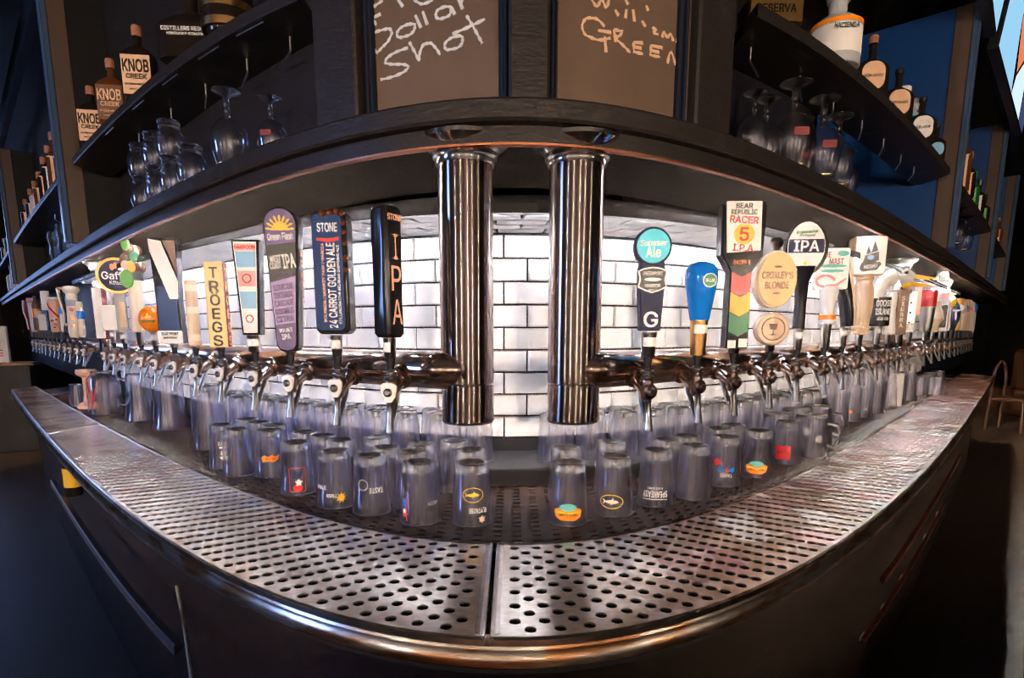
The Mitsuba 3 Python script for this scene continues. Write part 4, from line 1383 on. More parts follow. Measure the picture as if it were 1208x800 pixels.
# wire hooks for stemmed glasses below the upper shelves
hook = ply(tube([[0, -.05, -.004], [0, -.05, -.040], [0, -.045, -.045], [0, .09, -.045]], .0032, 6), 'wire')
slot = ply(tube([[-.07, -.09, -.012], [.07, -.09, -.012]], .002, 6), 'wire')
for par, Xs in ((us_right, (.86, 1.12, 1.35, 1.60, 1.84, 2.08, 2.30)), (us_left, (-.78, -.98, -1.22, -1.48, -1.8)), (us_far_right, (2.9, 3.1, 3.3, 3.55, 3.8, 4.05)), (us_far_left, (-3.0, -3.3, -3.6))):
    for X in Xs:
        put(par, 'wire_hook', hook, pose('upper', X, .13, UT - .034, turn=-70 if X > 0 else 70), label='thin chrome wire hook for stemmed glasses')
    if par == us_left:
        for X in Xs:
            put(par, 'edge_wire', slot, pose('upper', X, .10, UT - .03), label='thin chrome wire under the shelf edge')

# ------------------------------------------------------------------ bottles
pr('bottle_dark', (.012, .008, .006), .08)
pr('bottle_amber', (.10, .030, .008), .08)
pr('bottle_clear', (.42, .44, .46), .10)
pr('bottle_green', (.01, .09, .03), .08)
pr('label_tan', (.72, .45, .27), .5)
pr('label_white', (.78, .76, .74), .5)
pr('cork', (.34, .14, .08), .5)


def bottle_mesh(w, d, h, shoulder=.62, neck=.014, sides=4, n=28):
    """A bottle with a superelliptic body: sides 2 is round, larger is squarer."""
    prof = [(0, 0), (.96, 0), (1, .012), (1, shoulder), (.92, shoulder + .05), (.60, shoulder + .13), (.30, shoulder + .17)]
    a = np.arange(n) * 2 * PI / n
    c, s = np.cos(a), np.sin(a)
    rr = (np.abs(c) ** sides + np.abs(s) ** sides) ** (-1 / sides)
    vs = []
    rings = [(q, z * h) for q, z in prof[1:]]
    for q, z in rings:
        k = max(0.0, min(1.0, (q - .3) / .6))
        r = q * (k * rr + (1 - k))
        x, y = r * c * w / 2, r * s * d / 2
        vs.append(np.stack([x, y, 0 * a + z], 1))
    for q, z in ((neck, shoulder * h + .19 * h), (neck, .93 * h), (neck * 1.25, .935 * h), (neck * 1.25, .96 * h)):
        vs.append(np.stack([q * c, q * s, 0 * a + z], 1))
    v = np.vstack(vs + [[[0, 0, 0], [0, 0, .96 * h]]])
    m = len(vs)
    i, j = np.meshgrid(np.arange(m - 1), np.arange(n), indexing='ij')
    f = tris(np.stack([i * n + j, i * n + (j + 1) % n, (i + 1) * n + (j + 1) % n, (i + 1) * n + j], -1).reshape(-1, 4))
    k = np.arange(n)
    f = np.vstack([f, np.stack([k * 0 + m * n, (k + 1) % n, k], 1), np.stack([k * 0 + m * n + 1, (m - 1) * n + k, (m - 1) * n + (k + 1) % n], 1)])
    return tm(v, f)


def bottle(label, M, w=.09, d=.07, h=.27, glass='bottle_dark', cap='cork', lab='label_tan', words=(), sides=4, shoulder=.58, label_shape='rect', lz=(.08, .5), ink='black', group=None, neck=.014, cap_h=.05):
    t = thing('bottle', label, 'bottle', group)
    put(t, 'body', ply(bottle_mesh(w, d, h, shoulder, neck, sides), glass, 40), M)
    put(t, 'cap', ply(lathe([(0, h * .955), (neck * 1.3, h * .955), (neck * 1.35, h * .955 + cap_h * .8), (neck * 1.1, h * .955 + cap_h), (0, h * .955 + cap_h)], 18), cap), M)
    if lab:
        z0, z1 = lz[0] * h, lz[1] * h
        if label_shape == 'oval':
            pol = rrect(w * .64, z1 - z0, w * .27, 0, (z0 + z1) / 2)
            L = put(t, 'label', ply(plate(pol, -d / 2 - .0005, .002), lab, False), M)
        elif sides > 3:
            L = put(t, 'label', ply(plate(sg.box(-w * .43, z0, w * .43, z1), -d / 2 + .0005, .0022), lab, False), M)
        else:
            a = np.linspace(-1.5, 1.5, 17)
            rr = 1.012
            v = np.array([[rr * w / 2 * math.sin(q), -rr * d / 2 * math.cos(q), zz] for zz in (z0, z1) for q in a])
            i = np.arange(16)
            L = put(t, 'label', ply(tm(v, tris(np.stack([i, i + 1, i + 18, i + 17], 1))), lab, True), M)
        for wd, hh, zf, wf in words:
            put(L, 'lettering', ply(face_text(wd, hh, -d / 2 - .0028, z0 + (z1 - z0) * zf, w * wf), ink, False), M)
    return t


def on_shelf(c, X, off, z, yaw_extra=0.0):
    """On a shelf, turned so that its front looks part of the way along the room."""
    x, y = X, float(Y(c, X)) + off
    phi = math.degrees(math.atan2(abs(x), y)) - 22 + yaw_extra
    return at(x, y, z, phi * (1 if x < 0 else -1))


KN = (('KNOB', .044, .72, .78), ('CREEK', .018, .45, .62), ('BOURBON WHISKEY', .007, .25, .70), ('SMALL BATCH', .005, .12, .5))
for X, lab, g in ((-2.10, 'whiskey bottle with tan KNOB label, leftmost of three, beside the brown partition', 'label_tan'), (-1.80, 'whiskey bottle with dark KNOB label and amber edge, middle of three', 'brown'), (-1.50, 'whiskey bottle with tan KNOB label, nearest the large decanter', 'label_tan')):
    bottle(lab, on_shelf('upper', X, .07, UT), .125, .070, .25, 'bottle_amber' if g == 'brown' else 'bottle_dark', 'cork', g, KN, shoulder=.64, lz=(.06, .64), ink='black' if g != 'brown' else 'label_tan', cap_h=.04)
bottle('large round shouldered dark decanter with wooden stopper on the left upper shelf', on_shelf('upper', -1.10, .08, UT), .24, .10, .27, 'bottle_dark', 'cork', 'bottle_dark', (('DISTILLERS RESERVE', .012, .8, .7), ('KENTUCKY STRAIGHT', .008, .62, .55)), ink='label_white', lz=(.05, .38), sides=2.6, shoulder=.38, neck=.020, cap_h=.06)
t = thing('copper_mug', 'shining vessel with copper bands at the right of the left upper shelf', 'vessel')
M = on_shelf('upper', -.91, .08, UT)
put(t, 'body', ply(lathe([(0, 0), (.050, 0), (.062, .01), (.075, .05), (.078, .14), (.07, .16), (0, .16)], 30), 'bottle_dark'), M)
for z in (.030, .085):
    put(t, 'band', ply(lathe([(.064, z - .012), (.080, z - .012), (.082, z + .010), (.064, z + .012)], 30), 'brass'), M)
t = thing('gold_box', 'low gilded box at the left end of the right upper shelf', 'box')
M = on_shelf('upper', .80, .09, UT)
put(t, 'body', ply(rbox(.17, .10, .075, .006, (0, 0, .0375)), 'brass'), M)
put(t, 'lettering', ply(face_text('RESERVA', .022, -.0505, .042, .12), 'bottle_dark', False), M)
bottle('large clear round decanter with white label, orange band and brown cork', on_shelf('upper', 1.15, .08, UT), .165, .165, .235, 'bottle_clear', 'cork', 'label_white', (('HACIENDA', .016, .86, .5),), sides=2, shoulder=.58, lz=(.14, .52), neck=.030, cap_h=.028)
put('bottle_004', 'orange_band', ply(lathe([(.0815, .128), (.0845, .128), (.0840, .142), (.0805, .142)], 30), 'orange'), scene['bottle_004__body']['to_world'].matrix)
bottle('dark oval flask with tan label, next to the clear decanter', on_shelf('upper', 1.42, .07, UT), .135, .05, .20, 'bottle_dark', 'cork', 'label_tan', (('DON JULIO', .010, .5, .5),), sides=2.4, shoulder=.5, label_shape='oval', lz=(.08, .60), neck=.013, cap_h=.03)
bottle('dark oval flask with orange tan label, second along the right upper shelf', on_shelf('upper', 1.70, .07, UT), .135, .05, .20, 'bottle_dark', 'black', 'label_tan', (('REPOSADO', .010, .5, .5),), sides=2.4, shoulder=.5, label_shape='oval', lz=(.08, .60), neck=.013, cap_h=.02)
bottle('dark oval flask with white label near the blue partition', on_shelf('upper', 2.02, .06, UT), .14, .05, .20, 'bottle_dark', 'black', 'label_white', (('SILVER', .012, .5, .45),), sides=2.4, shoulder=.5, label_shape='oval', lz=(.08, .60), neck=.013, cap_h=.02)
bottle('small clear bottle with light blue band behind the white labelled flask', on_shelf('upper', 2.08, .16, UT), .07, .07, .245, 'bottle_clear', 'steel', 'cyan', sides=2, shoulder=.66, lz=(.5, .72), neck=.02, cap_h=.03)
bottle('small white capped bottle behind the white labelled flask', on_shelf('upper', 1.94, .17, UT), .07, .07, .25, 'bottle_clear', 'white', 'lilac', sides=2, shoulder=.62, lz=(.4, .66), neck=.022, cap_h=.03)
bottle('small dark flask with pale blue label touching the blue partition', on_shelf('upper', 2.30, .06, UT), .10, .05, .17, 'bottle_dark', 'black', 'sky_blue', sides=2.4, shoulder=.5, label_shape='oval', lz=(.1, .5), neck=.012, cap_h=.02)
fl = [(-2.95, .30, 'label_tan', 'bottle_amber', 'tall amber bottle with tan label beside the brown partition'), (-3.12, .27, 'label_white', 'bottle_dark', 'dark bottle with white label in the second left bay'), (-3.30, .25, 'peach', 'bottle_dark', 'dark bottle with peach label in the second left bay'),
      (-3.52, .21, 'label_tan', 'bottle_amber', 'short amber bottle with wide tan label in the second left bay'), (-3.74, .20, 'peach', 'bottle_clear', 'clear bottle with peach label in the second left bay'), (-3.98, .20, 'label_tan', 'bottle_dark', 'squat dark bottle with tan label in the second left bay'), (-4.30, .19, 'peach', 'bottle_dark', 'squat bottle with pink label, last in the second left bay')]
for X, h, lb, g, lab in fl:
    bottle(lab, on_shelf('upper', X, .06, UT), .085, .075, h, g, 'cork', lb, sides=2.4, lz=(.08, .62))
for X, h, lb, g, lab in ((-5.6, .24, 'label_tan', 'bottle_amber', 'amber bottle with tan label in the leftmost bay'), (-5.95, .26, 'label_white', 'bottle_green', 'green bottle with white label in the leftmost bay'), (-6.5, .22, 'peach', 'bottle_dark', 'dark bottle with peach label at the left edge of the picture')):
    bottle(lab, on_shelf('upper', X, .06, UT), .10, .085, h, g, 'red', lb, sides=2.4, lz=(.08, .62))
for X, h, lb, g, cp, lab in ((2.98, .37, 'label_tan', 'bottle_amber', 'black', 'tall bottle with tan label just past the blue partition'), (3.18, .27, 'peach', 'bottle_dark', 'cork', 'bottle with peach label in the second right bay'), (3.40, .20, 'leaf_green', 'bottle_green', 'green', 'short green bottle in the second right bay'), (3.68, .22, 'label_white', 'bottle_dark', 'steel', 'dark bottle with white label and steel cap in the second right bay'), (4.0, .18, 'leaf_green', 'bottle_dark', 'black', 'squat dark bottle with green label in the second right bay')):
    bottle(lab, on_shelf('upper', X, .05, UT), .09, .08, h, g, cp, lb, sides=2.4, lz=(.06, .6))
for X, h, lb, lab in ((4.75, .24, 'label_white', 'bottle with white label in the third right bay'), (5.1, .22, 'peach', 'bottle with peach label in the third right bay')):
    bottle(lab, on_shelf('upper', X, .05, UT), .10, .09, h, 'bottle_amber', 'cork', lb, sides=2.4, lz=(.06, .6))

# bottles on the lower shelf in the leftmost bay
for X, h, lb, lab in ((-5.45, .30, 'label_white', 'bottle with white label on the lower shelf of the leftmost bay'), (-5.8, .26, 'peach', 'bottle with peach label on the lower shelf of the leftmost bay'), (-6.2, .28, 'red', 'bottle with red label on the lower shelf of the leftmost bay')):
    bottle(lab, on_shelf('shelf', X, .06, ST), .11, .09, h, 'bottle_clear', 'cork', lb, sides=2.4, lz=(.06, .6))

# ------------------------------------------------------------------ stemmed glasses standing upside down on the lower shelf
def tulip_parts(s=1.0):
    bowl = [(.034, .001), (.043, .03), (.048, .065), (.044, .09), (.028, .112), (.010, .122)]
    stem = [(0, .118), (.008, .121), (.0055, .132), (.0085, .140), (.0055, .148), (.0085, .156), (.006, .166), (.012, .176), (.034, .184), (.036, .186), (.034, .188), (0, .187)]
    sc = lambda P: [(r * s, z * s) for r, z in P]
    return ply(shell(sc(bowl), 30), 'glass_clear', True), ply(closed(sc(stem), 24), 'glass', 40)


tulip_bowl, tulip_stem = tulip_parts()
ring_red = ply(lathe([(.0475, .058), (.0490, .058), (.0490, .066), (.0475, .066)], 30), 'copper')
gold_rim = ply(lathe([(.0335, 0), (.0352, 0), (.0358, .004), (.0342, .004)], 30), 'brass')
patch = ply(moved(rot(slab(rrect(.034, .018, .004), .002), 0, [0, 0, 1]), 0, -.0502, .068), 'label_red', False)


def tulip(X, off, label, red=False, gold=True, c='shelf', z=ST, s=1.0, group=None):
    t = thing('stemmed_glass', label, 'glass', group)
    M = on_shelf(c, X, off, z)
    M[:3, :3] *= s
    put(t, 'bowl', tulip_bowl, M)
    put(t, 'stem', tulip_stem, M)
    if gold:
        put(t, 'gold_rim', gold_rim, M)
    if red:
        put(t, 'red_label', patch, M)


tulip(.70, .10, 'stemmed glass upside down, first right of the chalkboards', False, False, s=.95)
tulip(.775, .13, 'stemmed glass upside down, second right of the chalkboards', False, False, s=1.05)
tulip(.86, .06, 'upturned stemmed glass with red label and gold rim, left one of the larger three', True, s=1.3)
tulip(.965, .13, 'upturned stemmed glass with red label in the second row, between the larger ones', True, s=1.05)
tulip(1.01, .04, 'upturned stemmed glass with red label and gold rim, middle one of the larger three', True, s=1.3)
tulip(1.13, .05, 'upturned stemmed glass with gold rim, right one of the larger three', False, s=1.25)
tulip(1.24, .07, 'small upturned stemmed glass beside the empty blue corner', False, False, s=.85)

# heavy goblets on the left lower shelf, in the dark
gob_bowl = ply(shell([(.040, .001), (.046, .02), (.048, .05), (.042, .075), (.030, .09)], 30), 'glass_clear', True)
gob_base = ply(closed([(0, .086), (.030, .089), (.034, .096), (.032, .105), (.036, .112), (.032, .118), (.020, .120), (0, .116)], 24), 'glass', 40)
for X, off, z, lab in ((-1.50, .06, 0, 'dark goblet, leftmost in front on the left lower shelf'), (-1.36, .06, 0, 'dark goblet, second in front on the left lower shelf'), (-1.23, .06, 0, 'dark goblet, third in front on the left lower shelf'), (-1.09, .06, 0, 'dark goblet, fourth in front on the left lower shelf'),
                       (-1.50, .06, .122, 'dark goblet stacked on the leftmost one'), (-1.36, .06, .122, 'dark goblet stacked on the second one'), (-1.23, .06, .122, 'dark goblet stacked on the third one'),
                       (-1.60, .20, 0, 'dark goblet in the back row at the left'), (-1.3, .2, 0, 'dark goblet in the back row behind the second and third')):
    t = thing('goblet', lab, 'glass')
    M = on_shelf('shelf', X, off, ST + z)
    M[:3, :3] *= 1.05
    put(t, 'bowl', gob_bowl, M)
    put(t, 'thick_base', gob_base, M)
tulip(-.86, .06, 'upturned stemmed glass with gold rim on the left lower shelf', False, True, s=1.15)
tulip(-.70, .12, 'small upturned stemmed glass by the post left of the chalkboards', True, False, s=.9)
for X, lab in ((-2.95, 'cut glass tumbler right one in the second left bay'), (-3.25, 'cut glass tumbler left one in the second left bay')):
    t = thing('cut_glass', lab, 'glass')
    n = 14
    m = lathe([(0, 0), (.045, 0), (.062, .05), (.055, .10), (.066, .16), (.058, .20), (.030, .21), (0, .21)], n)
    put(t, 'bowl', ply(m, 'glass', False), on_shelf('shelf', X, .09, ST))
for X, lab in ((2.95, 'hanging stemmed glass, left one in the second right bay'), (3.25, 'hanging stemmed glass, middle one in the second right bay'), (3.55, 'hanging stemmed glass, right one in the second right bay')):
    tulip(X, .12, lab, False, True, c='upper', z=UT - .034 - .188 * 1.35, s=1.35)

# ------------------------------------------------------------------ far ends of the room
scr = {'blue': (.10, .20, .28), 'white': (.22, .28, .33), 'orange': (.26, .07, .03), 'dark': (.015, .02, .05), 'green': (.10, .20, .10)}


def television(P0, P1, h, label, patches, tilt=6):
    P0, P1 = np.array(P0, float), np.array(P1, float)
    W = float(np.hypot(*(P1 - P0)[:2]))
    M = at(P0[0], P0[1], P0[2], math.degrees(math.atan2(P1[1] - P0[1], P1[0] - P0[0])))
    R = np.eye(4)
    R[:3, :3] = trimesh.transformations.rotation_matrix(math.radians(tilt), [1, 0, 0])[:3, :3]
    M = M @ R
    t = thing('television', label, 'television')
    put(t, 'case', ply(rbox(W, .06, h, .006, (W / 2, .034, h / 2)), 'black'), M)
    for nm, pol in patches:
        b = [(max(.02, min(W - .02, x * W)), max(.02, min(h - .02, z * h))) for x, z in pol]
        p = sg.Polygon(b).buffer(0)
        vv, ff = trimesh.creation.triangulate_polygon(p, engine='earcut')
        m = tm(np.stack([vv[:, 0], np.zeros(len(vv)) + .003, vv[:, 1]], 1), ff)
        if m.face_normals[0][1] > 0:
            m.invert()
        put(t, 'screen', {**ply(m, 'black', False), 'emitter': {'type': 'area', 'radiance': rgb(*scr[nm])}}, M, label='lit part of the screen, ' + nm)
    put(t, 'bracket', ply(tube([[W / 2, .07, h * .8], [W / 2, .10, h * .9], [W / 2, .25, 1.05 * h]], .02, 8), 'black'), M)


television((3.0, 4.0, 1.73), (4.55, 5.66, 1.75), .80, 'television with sky, orange and blue picture at the top right', [('blue', [(0, .0), (.45, 0), (.30, .5), (.35, 1), (0, 1)]), ('orange', [(.36, 1), (.31, .5), (.46, 0.2), (.62, .5), (.60, 1)]), ('white', [(.46, 0), (.8, 0), (.7, .4), (.62, .45), (.47, .18)]), ('dark', [(.62, .5), (.72, .4), (.82, 0), (1, 0), (1, 1), (.61, 1)])])
television((1.75, 2.55, 1.72), (2.86, 3.84, 1.73), .80, 'television with pale blue picture at the top right, the nearer one', [('white', [(0, 0), (.5, 0), (.5, 1), (0, 1)]), ('blue', [(.5, 0), (1, 0), (1, 1), (.5, 1)])])
television((-4.9, 5.75, 1.86), (-3.22, 3.9, 1.86), .80, 'television with green and pale picture at the top left corner', [('green', [(0, 0), (.5, .2), (.5, 1), (0, 1)]), ('white', [(.5, .2), (1, .5), (1, 1), (.5, 1)]), ('dark', [(0, 0), (1, 0), (1, .48), (.5, .18)])])

# the service shelf past the left end of the bar
t = thing('side_shelf', 'pale narrow shelf past the left end of the bar', 'shelf')
put(t, 'board', ply(rbox(1.1, .35, .04, .004), 'brown'), at(-6.25, 7.0, -.37, 25))
put(t, 'support', ply(rbox(1.0, .30, 1.02, .004, (0, 0, -.53)), 'paint_black'), at(-6.25, 7.0, -.37, 25))
t = thing('menu_box', 'white box with red lettering on the pale side shelf', 'box')
put(t, 'body', ply(rbox(.44, .10, .42, .004, (0, 0, .21)), 'label_white'), at(-6.12, 6.95, -.35, 30))
put(t, 'lettering', ply(face_text('NCHE', .07, -.0508, .11, .34), 'red', False), at(-6.12, 6.95, -.35, 30))
bottle('tall clear bottle on the pale side shelf', at(-6.42, 7.05, -.35, 30), .10, .10, .52, 'bottle_clear', 'cork', 'label_tan', sides=2, lz=(.1, .5))
pr('leather', (.05, .022, .012), .45)
t = thing('banquette', 'dark brown banquette in the dim room at the far right', 'banquette')
put(t, 'seat', ply(rbox(.7, 3.2, .45, .05, (0, 0, .225)), 'leather'), at(9.0, 9.2, FLOOR, 8))
put(t, 'backrest', ply(rbox(.16, 3.2, .75, .06, (.35, 0, .75)), 'leather'), at(9.0, 9.2, FLOOR, 8))
t = thing('dining_chair', 'wooden chair with curved back at the far right edge', 'chair')
M = at(7.3, 8.6, FLOOR, 30)
put(t, 'seat', ply(rbox(.44, .44, .05, .015, (0, 0, .46)), 'leather'), M)
a = np.linspace(0, PI, 14)
put(t, 'backrest', ply(tube(np.stack([.22 * np.cos(a), .2 + 0 * a, .62 + .38 * np.sin(a)], 1), .02, 8), 'leather'), M)
for x, y in ((-.19, -.19), (.19, -.19), (-.2, .2), (.2, .2)):
    put(t, 'leg', ply(tube([[x * 1.1, y * 1.1, 0], [x, y, .62 if y > 0 else .46]], .018, 8), 'leather'), M)

# ------------------------------------------------------------------ below the counter
cb = thing('counter_cabinet', 'black cabinet below the drip trays', 'cabinet')
put(cb, 'panel', ply(sweep('nose', [(.22, -.503), (.22, FLOOR), (.26, FLOOR), (.26, -.503)], -4.14, 5.1), 'paint_shelf', 20))
pr('steel_worn', (.22, .22, .24), .5, 1.0)
t = thing('bottle_rail', 'long steel ledge of the bottle rail below the left counter', 'rail')
put(t, 'ledge', ply(sweep('nose', [(.045, -.815), (.045, -.79), (.052, -.788), (.085, -.80), (.085, -.815)], -2.5, -.86), 'steel_worn', 20))
t = thing('bottle_rail', 'upper ledge below the right counter, orange light painted into its colour', 'rail')
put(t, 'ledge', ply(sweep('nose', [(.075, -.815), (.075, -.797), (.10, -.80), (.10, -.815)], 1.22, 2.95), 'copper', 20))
t = thing('bottle_rail', 'lower ledge below the right counter, orange light painted into its colour', 'rail')
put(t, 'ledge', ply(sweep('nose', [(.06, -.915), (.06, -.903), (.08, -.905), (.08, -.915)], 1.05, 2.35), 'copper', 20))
for X in (1.10, 1.28, 1.5, 1.9, 2.2):
    put('bottle_rail_002', 'price_clip', ply(rbox(.05, .004, .014, .001), 'label_white', False), pose('nose', X, .056, -.909), label='small white clip')
bottle('dark bottle with yellow label standing on the rail below the left counter', at(-2.2, float(Y('nose', -2.2)) + .14, -.808, 25), .075, .075, .23, 'bottle_dark', 'black', 'yellow', sides=2, lz=(.2, .62))
single('drain_hose', ply(tube([[-1.03, 1.72, -.77], [-.96, 1.62, -.83], [-.86, 1.46, -.88], [-.76, 1.30, -.93], [-.68, 1.18, -.99]], .0055, 8), 'cream', True), 'thin pale hose hanging below the left counter', 'hose')

# ------------------------------------------------------------------ glasses on the mat
def bent(m, zc, prof=((0, .0500), (.05, .0468), (.10, .0435), (.15, .0405)), dx=0.0, eps=.0006):
    """Flat print standing in x/z (face -y) wrapped on the cone of a pint glass; zc its height, dx its shift along the girth."""
    v = np.array(m.vertices)
    z = v[:, 2] + zc
    r = np.interp(z, [p[0] for p in prof], [p[1] for p in prof]) + eps - v[:, 1] * .3
    a = (v[:, 0] + dx) / r
    return tm(np.stack([r * np.sin(a), -r * np.cos(a), z], 1), m.faces)


def flipped(m):
    return rot(m, 180, [0, 1, 0])


def dense(pol, d=.0006):
    m = slab(pol, d)
    return m.subdivide().subdivide()


def star(r0, r1, n, x=0, z=0):
    return sg.Polygon([((r0 if k % 2 == 0 else r1) * math.sin(k * PI / n) + x, (r0 if k % 2 == 0 else r1) * math.cos(k * PI / n) + z) for k in range(2 * n)])


fish = shapely.union_all([ellipse(.012, .0034), sg.Polygon([(-.010, 0), (-.018, .006), (-.015, 0), (-.018, -.005)]), sg.Polygon([(-.002, .002), (.002, .008), (.004, .002)]), sg.Polygon([(.0, -.002), (-.003, -.007), (.004, -.002)])])
crest = shapely.union_all([star(.014, .007, 7), rrect(.030, .006, .002, 0, .020), sg.Polygon([(-.016, -.012), (-.006, -.024), (0, -.014), (.008, -.024), (.016, -.010)])])


def prints(kind, facing):
    """(part name, mesh, material) of a print on a pint glass; facing shifts it along the girth."""
    P = []
    if kind == 'white_crest':
        P += [('crest_print', bent(dense(crest), .055, dx=facing), 'white'), ('lettering', bent(flipped(text('ORYX', .012, .0006, True, .036)), .088, dx=facing), 'white')]
    elif kind == 'flame':
        P += [('flame_print', bent(dense(sg.Polygon([(-.030, .004), (-.018, .012), (-.006, .006), (.006, .014), (.014, .006), (.030, .012), (.024, -.004), (.010, -.012), (-.010, -.008), (-.024, -.012)])), .062, dx=facing), 'orange'), ('lettering', bent(flipped(text('FAT TIRE', .006, .0006, True, .030)), .062, dx=facing, eps=.0012), 'maroon')]
    elif kind == 'red_blue':
        P += [('red_disc', bent(dense(ellipse(.014, .011)), .022, dx=facing), 'red'), ('white_patch', bent(dense(star(.012, .006, 5)), .038, dx=facing + .003, eps=.0012), 'white'), ('blue_patch', bent(dense(sg.Polygon([(-.016, .0), (-.008, .022), (.004, .012), (.016, .026), (.012, .004), (0, -.006)])), .052, dx=facing), 'navy'), ('red_outline', bent(dense(rrect(.046, .07, .006).difference(rrect(.042, .066, .005))), .046, dx=facing), 'red')]
    elif kind == 'burst':
        P += [('yellow_burst', bent(dense(star(.017, .007, 9)), .030, dx=facing + .014), 'yellow'), ('lettering', bent(flipped(text('Flash', .010, .0006, True, .026)), .036, dx=facing - .012), 'white'), ('second_lettering', bent(text('PALE', .010, .0006, True, .030), .058, dx=facing - .040), 'white')]
    elif kind == 'taste':
        P += [('lettering', bent(flipped(text('TASTE', .013, .0006, True, .036)), .066, dx=facing), 'white'), ('circle_print', bent(dense(ellipse(.014, .014).difference(ellipse(.012, .012))), .080, dx=facing - .034), 'grey')]
    elif kind == 'strip':
        P += [('red_strip', bent(dense(sg.box(-.003, -.03, .001, .03)), .040, dx=facing - .036), 'red'), ('blue_patch', bent(dense(sg.box(.002, -.002, .014, .018)), .046, dx=facing - .052), 'blue'), ('red_patch', bent(dense(sg.box(.002, -.024, .014, -.008)), .044, dx=facing - .052), 'red'), ('white_patch', bent(dense(star(.008, .004, 5)), .034, dx=facing - .044, eps=.001), 'white'), ('lettering', bent(flipped(text('SALOON', .008, .0006, True, .030)), .052, dx=facing + .034), 'grey')]
    elif kind == 'fish':
        P += [('oval_print', bent(dense(ellipse(.026, .018).difference(ellipse(.0245, .0165))), .078, dx=facing), 'yellow'), ('fish_print', bent(dense(shapely.affinity.scale(fish, 1.25, 1.25)), .078, dx=facing), 'yellow'), ('lettering', bent(flipped(text('FLYTNOSE', .011, .0006, True, .044)), .040, dx=facing + .012), 'white'), ('lower_print', bent(dense(star(.010, .006, 6)), .018, dx=facing + .022), 'wood')]
    elif kind == 'banner':
        P += [('banner_print', bent(dense(sg.Polygon([(-.036, .008), (-.026, .014), (.026, .014), (.036, .008), (.032, -.008), (.018, -.016), (-.018, -.016), (-.032, -.008)])), .030, dx=facing), 'orange'), ('scene_print', bent(dense(ellipse(.022, .009)), .046, dx=facing, eps=.001), 'teal'), ('lettering', bent(flipped(text('SIERRA NEVADA', .006, .0006, True, .046)), .028, dx=facing, eps=.0013), 'maroon'), ('yellow_ribbon', bent(dense(sg.Polygon([(-.030, .003), (0, -.003), (.030, .003), (.030, .010), (0, .005), (-.030, .010)])), .028, dx=facing, eps=.0009), 'yellow')]
    elif kind == 'fish_low':
        P += [('oval_print', bent(dense(ellipse(.030, .017)), .040, dx=facing), 'black'), ('oval_outline', bent(dense(ellipse(.031, .018).difference(ellipse(.0292, .0162))), .040, dx=facing, eps=.001), 'yellow'), ('fish_print', bent(dense(shapely.affinity.scale(fish, 1.4, 1.4)), .040, dx=facing, eps=.0013), 'cream'), ('ring_print', bent(dense(ellipse(.010, .013).difference(ellipse(.008, .011))), .084, dx=facing + .048), 'brass')]
    elif kind == 'speak':
        P += [('lettering', bent(flipped(text('SPEAKEASY', .016, .0006, True, .068)), .036, dx=facing), 'white'), ('small_lettering', bent(flipped(text('ALES & LAGERS', .005, .0006, True, .040)), .052, dx=facing), 'white'), ('arc_print', bent(dense(sg.box(-.034, -.001, .034, .0005)), .022, dx=facing), 'white')]
    elif kind == 'taste_bow':
        P += [('bow_print', bent(dense(shapely.union_all([sg.Polygon([(-.026, 0), (-.018, .010), (-.006, 0), (-.016, -.008)]).difference(ellipse(.005, .003, -.017, .0005)), sg.Polygon([(.026, 0), (.018, .010), (.006, 0), (.016, -.008)])])), .052, dx=facing), 'blue'), ('red_mark', bent(dense(star(.009, .004, 3)), .050, dx=facing), 'red'), ('lettering', bent(flipped(text('TASTE', .010, .0006, True, .036)), .036, dx=facing), 'white'), ('red_patch', bent(dense(star(.014, .009, 6)), .075, dx=facing - .030), 'red')]
    elif kind == 'red_square':
        P += [('red_square', bent(dense(rrect(.052, .048, .003)), .042, dx=facing - .012), 'red'), ('lettering', bent(flipped(text('BITBURGER', .006, .0006, True, .034)), .042, dx=facing - .012, eps=.0012), 'maroon')]
    return P


_print_cache = {}
spots = []
# the front rows: what is printed on them tells them apart
FRONT = [(-.098, 1.414, 'fish', .002, 'upturned pint glass with yellow fish oval, nearest the middle of the left front row'), (-.228, 1.424, 'strip', 0, 'upturned pint glass with red and blue strip on its left side, second from the middle'),
         (-.366, 1.500, 'taste', .012, 'upturned pint glass lettered TASTE in white, third from the middle on the left'), (-.478, 1.560, 'burst', 0, 'upturned pint glass with yellow starburst and white lettering'),
         (-.628, 1.690, 'red_blue', 0, 'upturned pint glass with red disc and dark blue figure in a red outline'), (-.905, 1.920, None, 0, 'plain upturned pint glass at the front edge of the mat, second from the left end'),
         (-1.000, 2.020, 'white_crest', 0, 'upturned pint glass with white crest print, at the left end of the front row'), (-.790, 1.900, 'flame', 0, 'upturned pint glass with orange flame print'),
         (.139, 1.420, 'banner', 0, 'upturned pint glass with orange banner print, alone at the middle of the right front row'), (.264, 1.490, 'fish_low', -.006, 'upturned pint glass with black oval fish print low on its side'),
         (.392, 1.575, 'speak', 0, 'upturned pint glass lettered SPEAKEASY in white'), (.515, 1.640, None, 0, 'plain upturned pint glass between the SPEAKEASY glass and the bow print glass'),
         (.655, 1.785, 'taste_bow', .006, 'upturned pint glass with blue bow print over the word TASTE'), (.800, 1.895, 'banner', 0, 'upturned pint glass with orange banner print, next to the red square one'), (.985, 2.090, 'red_square', 0, 'upturned pint glass with red square print')]
for x, y, kind, facing, lab in FRONT:
    t, M = pint_glass(lab, x, y, math.degrees(math.atan2(-x, y)))
    if kind:
        for nm, m, b in prints(kind, facing):
            put(t, nm, ply(m, b, False), M)
    spots.append(np.array([x, y, 0]))
ROWNAME = ['first', 'second', 'third', 'fourth', 'fifth', 'sixth']
